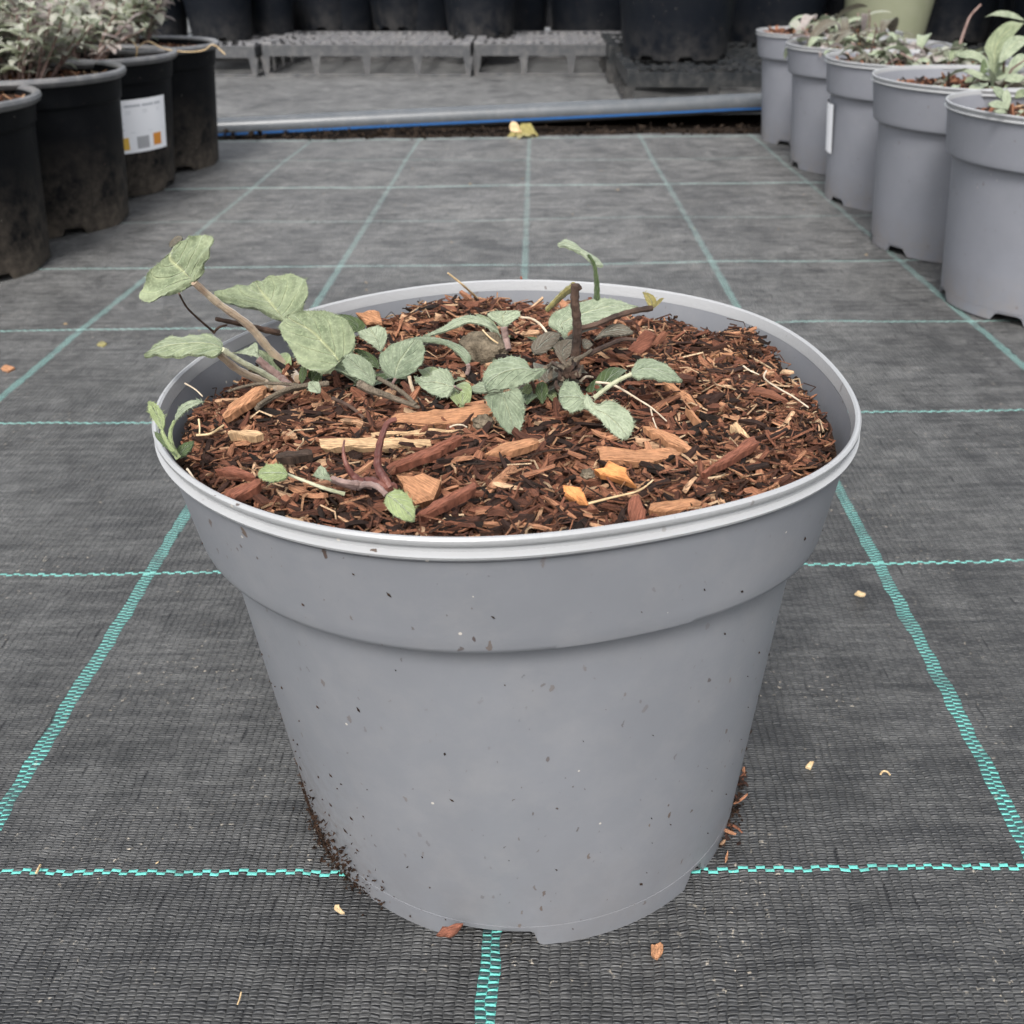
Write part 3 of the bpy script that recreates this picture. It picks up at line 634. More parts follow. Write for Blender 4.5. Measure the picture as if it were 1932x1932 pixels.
px_tube(plant, M['stempale'], 'R', [(582, 802), (700, 880), (850, 960), (970, 1045)], (.007, .010), Ys=[1.72, 1.75, 1.79, 1.82], label='thick pale leaf stalk', hairs=100)
px_tube(plant, M['stem'], 'R', [(560, 830), (680, 930), (830, 1000), (960, 1055)], (.010, .012), Ys=[1.74, 1.78, 1.82, 1.84])
L(M['leafpale'], 'R', (855, 880), (640, 822), [(800, 850), (740, 835), (690, 826)], [(805, 840), (803, 795), (790, 762), (740, 790), (690, 812)], 0, (0, -.8, .6), Y=1.86, hairs=30, label='small curled leaf')
px_tube(plant, M['stempurple'], 'R', [(800, 860), (870, 920), (930, 970), (990, 1030)], (.010, .014), Ys=[1.86, 1.86, 1.86, 1.86], label='purplish leaf stalk')
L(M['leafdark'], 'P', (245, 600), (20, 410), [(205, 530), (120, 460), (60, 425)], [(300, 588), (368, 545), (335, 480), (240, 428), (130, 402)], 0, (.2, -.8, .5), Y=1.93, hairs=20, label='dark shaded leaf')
L(M['leafpale'], 'P', (535, 812), (430, 538), [(455, 750), (370, 690), (308, 640), (297, 592), (365, 558)], [(578, 735), (605, 655), (592, 580), (550, 540), (490, 530)], 0, (0, -.75, .66), Y=1.88, hairs=40)
L(M['leafblue'], 'P', (700, 1110), (915, 668), [(620, 1085), (560, 1020), (525, 930), (532, 850), (600, 775), (700, 718), (800, 685)], [(800, 1092), (900, 1035), (975, 960), (1000, 880), (1012, 780), (985, 700)], 0, (-.1, -.78, .62), fold=.1, Y=1.80, hairs=70, label='smooth oval blue green leaf')
px_tube(plant, M['stempurple'], 'P', [(700, 1105), (665, 1170), (650, 1260), (640, 1330)], (.004, .005), Ys=[1.80, 1.80, 1.80, 1.80])
L(M['leafblue'], 'P', (455, 1190), (140, 850), [(330, 1125), (200, 1060), (145, 980), (108, 890)], [(478, 1130), (472, 1050), (430, 950), (370, 895), (280, 845), (200, 832)], 0, (0, -.85, .5), fold=.3, Y=1.78, hairs=50, label='folded leaf under the big round one')
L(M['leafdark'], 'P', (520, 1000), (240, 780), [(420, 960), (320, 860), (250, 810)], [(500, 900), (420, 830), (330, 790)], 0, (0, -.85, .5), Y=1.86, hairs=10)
L(M['leafpale'], 'P', (1340, 1190), (898, 1072), [(1325, 1090), (1270, 1020), (1200, 1002), (1120, 1018), (1070, 1082), (1000, 1088)], [(1305, 1265), (1250, 1318), (1130, 1290), (1000, 1212), (925, 1130)], 0, (0, -.7, .7), fold=.14, Y=1.76, hairs=60, label='heart shaped leaf with a notched edge')
px_tube(plant, M['stempurple'], 'P', [(1340, 1192), (1420, 1235), (1500, 1240)], (.0035, .0035), Ys=[1.76, 1.78, 1.80])
L(M['leafblue'], 'P', (1492, 960), (780, 685), [(1520, 850), (1420, 740), (1250, 668), (1100, 643), (930, 648)], [(1445, 900), (1380, 815), (1270, 735), (1150, 700), (960, 690)], 0, (0, -.6, .8), fold=-.3, Y=1.85, hairs=50, label='narrow arching leaf')
px_tube(plant, M['stempurple'], 'P', [(1492, 950), (1500, 1000), (1480, 1060)], (.006, .006), Ys=[1.85, 1.85, 1.85])
L(M['leafpale'], 'P', (1855, 640), (1000, 628), [(1780, 510), (1640, 430), (1500, 403), (1360, 440), (1230, 528), (1100, 590)], [(1800, 575), (1700, 525), (1600, 492), (1480, 485), (1380, 520), (1250, 575), (1100, 625)], 0, (0, -.5, .85), fold=-.12, Y=1.97, hairs=70, label='long arching leaf at the back')
L(M['leafpale'], 'Q', (262, 860), (300, 735), [(200, 815), (135, 765), (122, 728), (200, 708), (260, 722)], [(312, 820), (392, 762), (402, 722), (370, 700), (325, 712)], 0, (0, -.8, .6), fold=.1, Y=1.96, hairs=40, label='small spade shaped leaf standing upright')
px_tube(plant, M['stempurple'], 'Q', [(262, 850), (275, 930), (305, 1050)], (.010, .009), Ys=[1.96, 1.96, 1.94])
L(M['leafblue'], 'P', (1905, 1245), (1480, 1225), [(1800, 1195), (1690, 1140), (1590, 1165)], [(1750, 1255), (1600, 1255)], 0, (0, -.5, .85), Y=1.78, hairs=20)
L(M['leafdead'], 'R', (262, 172), (322, 95), [(250, 150), (285, 105)], [(290, 150), (330, 118)], 0, (0, -.9, .4), Y=1.86, hairs=4, label='brown withered leaf tip')
# centre and right group
px_tube(plant, M['stemdead'], 'Q', [(893, 480), (885, 560), (885, 650), (900, 760), (905, 900), (895, 1050), (880, 1230)], (.0115, .0130), Ys=[1.80]*7, label='upright cut brown stem', hairs=40)
px_tube(plant, M['stemdead'], 'Q', [(860, 500), (905, 490), (935, 520)], (.010, .006), Ys=[1.80, 1.80, 1.80])
L(M['leafpale'], 'Q', (800, 940), (1440, 668), [(730, 865), (652, 812), (700, 740), (800, 678), (920, 630), (1060, 602), (1200, 603), (1350, 632)], [(835, 865), (880, 842), (960, 832), (1080, 802), (1180, 762), (1280, 718), (1370, 692)], 0, (0, -.42, .9), fold=.08, Y=1.88, hairs=170, label='large woolly leaf lying flat at the back')
L(M['leafpale'], 'Q', (1100, 305), (733, 112), [(1135, 292), (1060, 222), (960, 157), (870, 98), (800, 78)], [(1050, 288), (985, 225), (900, 168), (820, 140), (760, 130)], 0, (0, -.25, .97), fold=-.12, Y=1.98, hairs=60, label='thin upturned leaf, highest at right')
px_tube(plant, M['leafdark'], 'Q', [(1000, 215), (1050, 290), (1068, 380), (1078, 480), (1078, 610)], (.004, .0098), Ys=[1.98]*5, label='olive green upright stalk', hairs=80)
px_tube(plant, M['stemdead'], 'Q', [(930, 860), (1060, 830), (1230, 760), (1400, 710), (1560, 685)], (.0075, .0090), Ys=[1.86, 1.87, 1.88, 1.9, 1.92], label='fallen woody stem', hairs=80)
L(M['leafyellow'], 'Q', (1560, 700), (1482, 540), [(1520, 640), (1500, 590)], [(1600, 640), (1585, 585), (1550, 560)], 0, (0, -.9, .4), Y=1.92, hairs=10, label='torn yellow green leaf at the end of the woody stem')
L(M['leafyellow'], 'Q', (1560, 690), (1665, 592), [(1590, 640), (1630, 600)], [(1610, 660), (1650, 620)], 0, (0, -.9, .4), Y=1.92, hairs=4)
px_tube(plant, M['leafyellow'], 'Q', [(640, 700), (720, 620), (800, 545), (880, 490)], (.008, .012), Ys=[2.0, 1.99, 1.97, 1.95], label='yellow green stalk')
L(M['leafdead'], 'Q', (535, 1085), (762, 900), [(500, 1020), (555, 935), (650, 888)], [(620, 1068), (700, 1005), (745, 950)], 0, (0, -.75, .66), fold=-.1, Y=1.84, hairs=20, label='dead brown folded leaf')
L(M['leafdead'], 'Q', (785, 1165), (870, 955), [(712, 1060), (705, 1010), (780, 962)], [(840, 1100), (905, 1010)], 0, (0, -.85, .5), fold=.2, Y=1.82, hairs=10)
L(M['leafdead'], 'Q', (1050, 960), (1400, 890), [(1150, 860), (1240, 822), (1340, 840)], [(1120, 930), (1250, 920), (1350, 910)], 0, (0, -.5, .85), Y=1.86, hairs=20, label='dead brown leaf under the woolly leaf')
px_tube(plant, M['stemdead'], 'Q', [(1000, 1090), (1150, 1020), (1300, 960), (1420, 960)], (.008, .005), Ys=[1.80, 1.82, 1.84, 1.85])
L(M['leafdead'], 'Q', (960, 1030), (1045, 1000), [(950, 960), (1000, 960)], [(1000, 1040)], 0, (0, -.8, .6), Y=1.83, hairs=5)
L(M['leafblue'], 'Q', (642, 1212), (95, 1380), [(575, 1196), (495, 1200), (460, 1142), (390, 1098), (280, 1093), (160, 1150), (92, 1245), (80, 1320)], [(590, 1255), (500, 1302), (400, 1345), (300, 1368), (200, 1390), (120, 1398)], 0, (0, -.62, .78), fold=-.12, Y=1.70, hairs=120, label='large drooping oval leaf at the centre')
L(M['leafblue'], 'Q', (300, 1480), (365, 1802), [(262, 1462), (190, 1438), (105, 1470), (140, 1560), (190, 1640), (260, 1740)], [(330, 1405), (400, 1418), (440, 1540), (432, 1660), (405, 1745)], 0, (0, -.8, .6), fold=.32, Y=1.66, hairs=110, label='leaf folded like a boat hanging at the front')
px_tube(plant, M['stempurple'], 'Q', [(300, 1470), (350, 1410), (450, 1340), (520, 1290)], (.004, .004), Ys=[1.66, 1.68, 1.72, 1.76])
L(M['leafblue'], 'Q', (985, 1470), (746, 1465), [(930, 1400), (890, 1335), (810, 1332), (755, 1395)], [(992, 1545), (930, 1577), (860, 1590), (778, 1545)], 0, (0, -.7, .7), fold=.10, Y=1.66, hairs=70, label='round scalloped leaf')
L(M['leafpale'], 'Q', (990, 1425), (1355, 1815), [(1075, 1535), (1180, 1500), (1285, 1540), (1370, 1620), (1400, 1710)], [(965, 1510), (1020, 1590), (1110, 1660), (1200, 1755), (1280, 1822)], 0, (0, -.66, .75), fold=.10, Y=1.66, hairs=160, mid=[(990, 1425), (1050, 1560), (1160, 1620), (1270, 1720), (1355, 1815)], label='woolly spoon shaped leaf pointing to the front right')
L(M['leafblue'], 'Q', (1370, 1272), (1832, 1312), [(1400, 1190), (1460, 1135), (1570, 1128), (1680, 1178), (1770, 1248)], [(1450, 1288), (1560, 1297), (1700, 1318), (1780, 1322)], 0, (0, -.42, .9), fold=.06, Y=1.70, hairs=70, label='pointed leaf on a long stalk reaching right')
px_tube(plant, M['stempale'], 'Q', [(1385, 1262), (1280, 1310), (1170, 1380), (1050, 1475)], (.0055, .0065), Ys=[1.70, 1.70, 1.69, 1.68], hairs=60)
L(M['leafgreen'], 'Q', (430, 1462), (515, 1360), [(415, 1420), (460, 1350)], [(500, 1420)], 0, (0, -.8, .6), Y=1.74, hairs=10)
L(M['leafdark'], 'Q', (600, 1530), (600, 1325), [(545, 1440), (550, 1360)], [(645, 1440), (640, 1360)], 0, (0, -.9, .4), Y=1.76, hairs=10)
px_tube(plant, M['stemdead'], 'Q', [(500, 1310), (530, 1400), (545, 1500)], (.005, .005), Ys=[1.74, 1.74, 1.74])
L(M['leafgreen'], 'P', (1430, 1400), (1440, 1260), [(1370, 1350), (1380, 1290)], [(1495, 1350), (1490, 1290)], 0, (0, -.8, .6), fold=.4, Y=1.70, hairs=10)
# dark crown of old stem stumps
for k in range(26):
    a = random.uniform(0, 6.28); q = (random.gauss(820, 75), random.gauss(1230, 55)); q2 = (q[0]+random.gauss(0, 60), q[1]-random.uniform(30, 130))
    px_tube(plant, M['stemdead'] if k % 3 else M['wgrey'], 'Q', [q, ((q[0]+q2[0])/2+random.gauss(0, 12), (q[1]+q2[1])/2), q2], (.007, .004), Ys=[1.74, 1.76, 1.80], name='old_stem', n=6)
# dry runners at the left
px_tube(plant, M['stemdead'], 'R', [(540, 612), (600, 625), (720, 650), (840, 680), (940, 700)], (.006, .010), Ys=[1.9, 1.92, 1.95, 1.98, 2.0], label='dry brown runner')
px_tube(plant, M['stemdead'], 'R', [(312, 455), (360, 540), (430, 610), (525, 692)], (.0028, .0035), Ys=[1.8, 1.84, 1.88, 1.92])
px_tube(plant, M['stemdead'], 'R', [(525, 700), (560, 665), (610, 650)], (.004, .003), Ys=[1.92, 1.92, 1.92])
px_tube(plant, M['wgrey'], 'R', [(615, 1062), (720, 1030), (840, 1012), (960, 1015), (1060, 1025)], (.004, .005), zs=[.84, .845, .85, .85, .845])
px_tube(plant, M['wgrey'], 'R', [(790, 1170), (880, 1110), (990, 1055), (1110, 1030), (1240, 1012)], (.006, .008), zs=[.835, .84, .85, .85, .85])
px_tube(plant, M['wgrey'], 'R', [(800, 1150), (900, 1085), (1010, 1040), (1120, 1022)], (.005, .007), zs=[.84, .845, .855, .855])
px_tube(plant, M['wgrey'], 'P', [(300, 1165), (450, 1240), (600, 1290), (780, 1360), (960, 1425)], (.012, .005), zs=[.865, .86, .85, .845, .835], label='thick grey green old stem lying down')
px_tube(plant, M['wgrey'], 'P', [(500, 1100), (650, 1180), (800, 1280), (920, 1400)], (.006, .006), zs=[.85, .85, .845, .84])
px_tube(plant, M['stemdead'], 'P', [(0, 1320), (120, 1370), (240, 1440), (350, 1540)], (.005, .004), zs=[.845, .84, .835, .83])
px_tube(plant, M['stem'], 'P', [(850, 1080), (870, 1180), (910, 1280), (960, 1350)], (.005, .005), Ys=[1.79, 1.78, 1.77, 1.76])
L(M['leafpale'], 'R', (1185, 1075), (1120, 1000), [(1120, 1060), (1112, 1020)], [(1190, 1050), (1175, 1005)], 0, (0, -.9, .4), Y=1.70, hairs=6)
L(M['leafdark'], 'R', (1075, 1020), (1065, 910), [(1055, 980)], [(1100, 970), (1100, 920)], 0, (0, -.9, .4), Y=1.85, hairs=6)
L(M['leafdark'], 'R', (1140, 1010), (1200, 940), [(1110, 960), (1140, 925)], [(1190, 990)], 0, (0, -.9, .4), Y=1.85, hairs=6)
px_tube(plant, M['root'], 'Q', [(410, 765), (500, 775), (580, 825), (640, 900)], (.0035, .0035), Ys=[1.95, 1.94, 1.93, 1.92], name='root')
px_tube(plant, M['root'], 'Q', [(1070, 1335), (1200, 1350), (1330, 1415), (1450, 1490), (1560, 1560), (1690, 1675)], (.0036, .0018), zs=[.86, .865, .86, .85, .84, .835], name='root', label='long white root arching over the bark')
px_tube(plant, M['root'], 'Q', [(1550, 1560), (1570, 1650), (1608, 1750)], (.0025, .0015), zs=[.84, .835, .83], name='root')
px_tube(plant, M['root'], 'Q', [(930, 1330), (980, 1285), (1040, 1290)], (.004, .003), zs=[.85, .86, .85], name='root')
rnd = random.Random(77)
for (cc, q0, n_) in (('Q', (560, 1420), 7), ('Q', (760, 1150), 8), ('P', (300, 1180), 8), ('P', (1150, 1180), 6), ('R', (1000, 960), 6), ('Q', (1000, 1440), 4), ('Q', (300, 1000), 5)):
    for _ in range(n_):
        p_ = at(px(cc, (q0[0]+rnd.gauss(0, 70), q0[1]+rnd.gauss(0, 30))), .825); mb = MB(); ln = rnd.uniform(.05, .11)
        blade(mb, (p_.x, p_.y, soil_h(p_.x, p_.y)), rnd.uniform(0, 6.28), ln, ln*rnd.uniform(.3, .5), rnd.uniform(.2, 1.2), rnd.uniform(.5, 2.2), rnd, NV=10, cup=.3)
        mb.build('leaf', M[rnd.choice(['leafdark', 'leafdead', 'leafdead', 'leaf', 'leafgreen'])], plant)
# shoots at the left rim and at the front
sh = empty('small_shoot', at(px('T', (230, 370)), .83)); tag(sh, 'young shoot with two narrow leaves leaning over the left rim', 'shoot', 'young shoots in the big pot')
px_leaf(sh, M['leafgreen'], 'T', (152, 242), (70, 68), [(110, 185), (78, 125)], [(166, 195), (160, 140), (112, 78)], 0, (.1, -.8, .6), Y=1.42, hairs=20)
px_leaf(sh, M['leafpale'], 'T', (218, 190), (392, 65), [(232, 140), (262, 90), (320, 62)], [(255, 150), (300, 112), (350, 85)], 0, (0, -.7, .7), Y=1.44, hairs=20)
px_tube(sh, M['leafgreen'], 'T', [(222, 180), (200, 240), (205, 310), (240, 385)], (.0035, .007), Ys=[1.44, 1.42, 1.41, 1.41])
px_tube(sh, M['leafgreen'], 'T', [(150, 235), (175, 290), (215, 350), (245, 390)], (.004, .007), Ys=[1.42, 1.41, 1.40, 1.40])
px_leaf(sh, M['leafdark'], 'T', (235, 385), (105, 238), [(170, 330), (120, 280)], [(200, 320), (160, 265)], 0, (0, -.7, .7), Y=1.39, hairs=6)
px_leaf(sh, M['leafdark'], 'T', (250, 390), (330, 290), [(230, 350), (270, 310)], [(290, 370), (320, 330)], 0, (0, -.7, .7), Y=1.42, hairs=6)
fs_ = empty('small_shoot', at(px('T', (1400, 560)), .83)); tag(fs_, 'young wine red shoots with small green leaves near the front rim', 'shoot', 'young shoots in the big pot')
px_leaf(fs_, M['leafgreen'], 'T', (872, 485), (695, 478), [(835, 432), (765, 428), (712, 455)], [(842, 512), (785, 527), (722, 510)], 0, (0, -.6, .8), Y=1.36, hairs=30)
px_tube(fs_, M['stempale'], 'T', [(868, 485), (960, 520), (1080, 565), (1195, 597)], (.0032, .0048), zs=[.850, .848, .840, .832])
px_leaf(fs_, M['leafgreen'], 'T', (1430, 600), (1590, 748), [(1425, 655), (1470, 712), (1535, 745)], [(1485, 572), (1555, 605), (1592, 680)], 0, (0, -.65, .75), Y=1.26, hairs=30, label='small oval green leaf with yellow veins')
px_tube(fs_, M['stempurple'], 'T', [(1432, 602), (1380, 555), (1320, 540), (1270, 560)], (.006, .007), zs=[.86, .865, .86, .84])
px_leaf(fs_, M['leafpale'], 'T', (1122, 522), (1055, 432), [(1060, 510), (1020, 490)], [(1105, 490), (1080, 450)], 0, (0, -.8, .6), fold=.5, Y=1.36, hairs=16)
px_tube(fs_, M['stempurple'], 'T', [(1118, 518), (1180, 540), (1260, 565)], (.006, .006), zs=[.85, .845, .84])
px_tube(fs_, M['stempurple'], 'T', [(1120, 505), (1200, 530), (1290, 540), (1350, 550)], (.005, .009), zs=[.86, .86, .85, .845])
px_tube(fs_, M['stemwine'], 'T', [(1193, 288), (1185, 345), (1200, 420), (1240, 490), (1300, 535)], (.002, .010), Ys=[1.40, 1.39, 1.38, 1.38, 1.37], label='pointed dark wine red shoot')
px_tube(fs_, M['stemwine'], 'T', [(1488, 172), (1440, 190), (1405, 270), (1385, 360), (1385, 450), (1450, 560)], (.006, .011), Ys=[1.42, 1.41, 1.40, 1.39, 1.38, 1.37], label='tall curved brown shoot')
px_tube(fs_, M['stemwine'], 'T', [(1270, 545), (1340, 525), (1420, 560), (1470, 560)], (.012, .012), zs=[.842, .848, .845, .835])
# odd bits among the mulch
def lump(c, q, rad, z, mat, name, label, cat, sq=(1, 1, .7), seed=1):
    p0 = at(px(c, q), z); mb = MB(); N, K = 28, 18; vs = []
    for i in range(K+1):
        for j in range(N):
            a = math.pi*i/K; b = 2*math.pi*j/N; d = Vector((math.sin(a)*math.cos(b), math.sin(a)*math.sin(b), math.cos(a)))
            r_ = rad*(1+.25*noise.noise(d*2.2+Vector((seed, 0, 0)))+.12*noise.noise(d*6)); vs.append(p0+Vector((d.x*r_*sq[0], d.y*r_*sq[1], d.z*r_*sq[2])))
    mb.add(vs, [(i*N+j, (i+1)*N+j, (i+1)*N+(j+1) % N, i*N+(j+1) % N) for i in range(K) for j in range(N)])
    return tag(mb.build(name, mat, None, org=tuple(p0)), label, cat)
lump('P', (1650, 790), .040, .845, M['stone'], 'soil_clod', 'grey brown crumbly clod of old compost behind the central leaf', 'soil clod', (1.2, 1, .8), 3)
lump('P', (1660, 1590), .014, .835, M['stone'], 'withered_bud', 'small brownish withered bud under the end of the long tan slab', 'bud', (1.2, 1, .9), 4)
lump('X', (540, 885), .010, .835, M['stone'], 'grit_grain', 'pale grit grain beside the orange yellow wood flake', 'grit', seed=6)
lump('Q', (590, 635), .014, .81, M['leafyellow'], 'withered_leaf', 'small bright yellow leaf scrap against the back wall of the pot', 'leaf scrap', (1.3, .6, 1), 7)
def strand(c, pts, rad, zs, mat, name, label, cat, grp=None):
    o = at(px(c, pts[0]), zs[0]); mb = MB(); rad = tuple(r_*(.72 if c == 'F' else .95) for r_ in rad)
    pts = [(p[0]+random.gauss(0, 1.0 if c != 'F' else 0), p[1]+random.gauss(0, 1.0 if c != 'F' else 0)) for p in pts]; px_tube(None, mat, c, pts, rad, zs=zs, mb=mb, n=6)
    return tag(mb.build(name, mat, None, org=tuple(o)), label, cat, grp)
g_ = 'pale fibres in the mulch'
strand('X', [(1388, 395), (1380, 430), (1450, 480), (1520, 520), (1590, 570)], (.0028, .0022), [.84, .84, .835, .83, .825], M['root'], 'root_strand', 'longest cream root strand at the far right of the mulch', 'root', g_)
strand('X', [(1280, 372), (1310, 392), (1355, 412)], (.003, .002), [.84, .84, .835], M['root'], 'root_strand', 'short cream root strand left of the longest one', 'root', g_)
strand('L', [(425, 880), (432, 940), (430, 990)], (.0028, .0022), [.85, .84, .83], M['straw'], 'straw_piece', 'tiny upright straw near the left rim shoot', 'straw', g_)
strand('L', [(330, 640), (400, 680), (450, 730)], (.0025, .002), [.86, .85, .84], M['root'], 'root_strand', 'thin grey root at the upper left inner wall', 'root', g_)
strand('L', [(410, 990), (500, 980), (590, 925)], (.0035, .003), [.84, .845, .84], M['straw'], 'straw_piece', 'greenish bent straw right of the left rim shoot', 'straw', g_)
strand('L', [(345, 1215), (375, 1255), (405, 1300)], (.003, .002), [.85, .845, .84], M['root'], 'root_strand', 'short white root close to the front left rim', 'root', g_)
strand('P', [(1295, 1640), (1350, 1618), (1430, 1615), (1485, 1640)], (.0028, .002), [.84, .845, .845, .84], M['root'], 'root_strand', 'small curled white root between the long tan slab and the cream stick', 'root', g_)
strand('Q', [(75, 875), (140, 940), (210, 990)], (.0025, .0025), [.88, .88, .87], M['straw'], 'straw_piece', 'thin straw lying across the crumbly clod', 'straw', g_)
strand('X', [(545, 1025), (650, 1000), (780, 965), (850, 915)], (.003, .002), [.84, .845, .845, .84], M['straw'], 'straw_piece', 'long tan straw under the orange yellow flake', 'straw', g_)
strand('F', [(845, 515), (870, 535), (900, 562)], (.0025, .004), [.93, .90, .85], M['straw'], 'straw_piece', 'thin brown straw rising over the back rim', 'straw', g_)

# ------------------------------------------------------------------ soil spilt at the foot of the big pot
mb = MB(); rnd = random.Random(3)
def foot(): 
    a = R(random.choice([random.gauss(-8, 9), random.gauss(-22, 5), random.gauss(205, 10), random.gauss(222, 8)])); r_ = .437+abs(random.gauss(0, .012))
    return (CB[0]+r_*math.cos(a), CB[1]+r_*math.sin(a), .004+abs(random.gauss(0, .012)))
crumbs(mb, 260, foot, .003, .009)
def onwall():
    a = R(random.gauss(214, 10)); z = abs(random.gauss(.04, .05)); t = z/HP; r_ = .436+(Rmain(a)-.436)*t-.04*z/.675+.002
    return (CB[0]+r_*math.cos(a), CB[1]+r_*math.sin(a), z)
crumbs(mb, 420, onwall, .003, .008)
for _ in range(170):
    if rnd.random() < .45: a = R(rnd.gauss(206, 14)); z = abs(rnd.gauss(.05, .22))+.01
    else: a = R(rnd.uniform(185, 350)); z = rnd.uniform(.03, .80)
    if z > .80: continue
    t_ = z/HP; off = (-.010*z/.662-.034*z/.662) if z < .655 else -.010
    cx_ = CB[0]+(CT[0]-CB[0])*t_; cy_ = CB[1]+(CT[1]-CB[1])*t_; rr = .436+(Rmain(a)-.436)*t_+off+.0006
    nrm_ = Vector((math.cos(a), math.sin(a), .0)); tg_ = Vector((-math.sin(a), math.cos(a), 0)); up_ = Vector((0, 0, 1))+nrm_*.15; ln = rnd.choice([.0018, .0025, .0035, .006])*rnd.uniform(.6, 1.2); an = rnd.gauss(-.9, .4)
    d1_ = tg_*math.cos(an)+up_*math.sin(an); d2_ = tg_*-math.sin(an)+up_*math.cos(an); p_ = Vector((cx_+rr*math.cos(a), cy_+rr*math.sin(a), z)); w_ = ln*rnd.uniform(.25, .5)
    mb.add([p_-d1_*ln, p_+d2_*w_, p_+d1_*ln, p_-d2_*w_, p_+nrm_*.0022], [(0, 3, 4), (3, 2, 4), (2, 1, 4), (1, 0, 4)])
tag(mb.build('spilt_soil', M['soil'], smooth=False), 'dark soil crumbs stuck round the foot of the big grey pot', 'soil', kind='stuff')
mb = MB(); rnd = random.Random(13)
for _ in range(26):
    a = R(rnd.choice([rnd.gauss(-6, 4), rnd.gauss(-24, 4)])); r_ = .440+abs(rnd.gauss(0, .012))
    chip(mb, (CB[0]+r_*math.cos(a), CB[1]+r_*math.sin(a), .008+rnd.random()*.015), rnd.uniform(.012, .035), rnd.uniform(.004, .009), .004, rnd.uniform(0, 6), rnd.gauss(0, .5), rnd.gauss(0, .5), rnd)
tag(mb.build('bark_litter', M['bark'], smooth=False), 'reddish bark litter at the right foot of the big grey pot', 'bark litter', kind='stuff')
gd = 'litter on the ground fabric'
slab('F', [(1228, 1782), (1246, 1778), (1252, 1792), (1241, 1808), (1228, 1798)], M['wtan'], 'pinkish orange wood chip lying in front of the pot at right', .012, (0, -.1, 1), .008, 'wood_chip', 'wood chip', gd)
slab('F', [(822, 1765), (835, 1748), (860, 1742), (868, 1752), (850, 1768)], M['wred'], 'red brown bark chip wedged under the front of the big pot', .02, (0, -.5, 1), .014, 'wood_chip', 'wood chip', gd)
slab('F', [(1520, 1446), (1528, 1437), (1536, 1438), (1530, 1450)], M['straw'], 'tan crumb right of the pot, left of the curled one', .01, (0, -.1, 1), .006, 'wood_chip', 'wood chip', gd)
slab('F', [(1, 695), (12, 688), (28, 694), (14, 702)], M['wtan'], 'orange chip at the left edge of the fabric', .012, (0, -.1, 1), .008, 'wood_chip', 'wood chip', gd)
slab('F', [(182, 650), (192, 644), (202, 648), (194, 655)], M['leafyellow'], 'yellow leaf scrap on the fabric left of the pot', .01, (0, -.1, 1), .004, 'leaf_scrap', 'leaf scrap', gd)
slab('F', [(1612, 1120), (1618, 1115), (1634, 1121), (1624, 1124)], M['straw'], 'tan flake right of the pot near the green crossing', .008, (0, -.1, 1), .005, 'wood_chip', 'wood chip', gd)
slab('F', [(630, 1714), (640, 1708), (650, 1722), (642, 1722)], M['straw'], 'tan flake at the left foot of the pot', .008, (0, -.1, 1), .005, 'wood_chip', 'wood chip', gd)
strand('F', [(68, 1648), (72, 1640), (76, 1632)], (.0035, .003), [.01, .012, .01], M['straw'], 'straw_piece', 'short straw lying across the front green row line at far left', 'straw', gd)
strand('F', [(1661, 1461), (1666, 1455), (1674, 1456), (1679, 1462)], (.003, .0025), [.01, .02, .02, .01], M['straw'], 'straw_piece', 'curled cream paring on the fabric at right', 'straw', gd)
strand('F', [(448, 1895), (452, 1885), (455, 1872)], (.002, .002), [.01, .01, .01], M['straw'], 'straw_piece', 'thin straw on the fabric at the bottom left', 'straw', gd)
mb = MB(); rnd = random.Random(31)
for _ in range(45):
    x = rnd.uniform(-2.2, 2.2); y = rnd.uniform(.8, 8); s = rnd.uniform(.0015, .004)*(1+y*.12)
    if math.hypot(x-CB[0], y-CB[1]) < .5: continue
    chip(mb, (x, y, .008), s*rnd.uniform(1.5, 3.5), s, s*.5, rnd.uniform(0, 6), 0, 0, rnd)
tag(mb.build('dry_flecks', M['straw'], smooth=False), 'tiny dry flecks scattered over the ground fabric', 'flecks', kind='stuff')

# ------------------------------------------------------------------ row of grey pots at right, with their plants
def rosette(cx, cy, z, rad, n, label, seed, lmin=.22, lmax=.48, r0=.35, r1=1.2, grp='plants in the grey pots', clusters=6, bias=None):
    rnd = random.Random(seed); root = empty('leafy_plant', (cx, cy, z)); tag(root, label, 'plant', grp)
    cl = [(rnd.uniform(-1, 1)*rad*.7, rnd.uniform(-1, 1)*rad*.7) for _ in range(clusters)]
    for i in range(n):
        c0 = cl[i % clusters]; mb = MB(); x = cx+c0[0]+rnd.gauss(0, .05); y = cy+c0[1]+rnd.gauss(0, .05)
        if math.hypot(x-cx, y-cy) > rad: x = cx; y = cy
        ln = rnd.uniform(lmin, lmax)*rnd.choice([.5, .8, 1, 1]); az = rnd.uniform(0, 6.28)
        blade(mb, (x, y, z), az, ln, ln*rnd.uniform(.15, .28), rnd.uniform(r0, r1), rnd.uniform(1.3, 3.3), rnd, twist=rnd.gauss(0, .5), shape=1.3)
        mb.build('leaf', M[rnd.choice(['leafpale', 'leaf', 'leafpale', 'leafpale', 'sage', 'sagepurple'])] if rnd.random() < .74 else M['leafdead'], root)
    for i in range(5):
        mb = MB(); c0 = cl[i % clusters]; a = rnd.uniform(0, 6.28); x = cx+c0[0]; y = cy+c0[1]; h_ = rnd.uniform(.06, .24)
        mb.tube([(x, y, z-.02), (x+math.cos(a)*.04, y+math.sin(a)*.04, z+h_*.6), (x+math.cos(a)*.12, y+math.sin(a)*.10, z+h_)], [.008, .007, .005], 6)
        mb.build('stem', M[rnd.choice(['stempurple', 'stemdead'])], root)
    return root
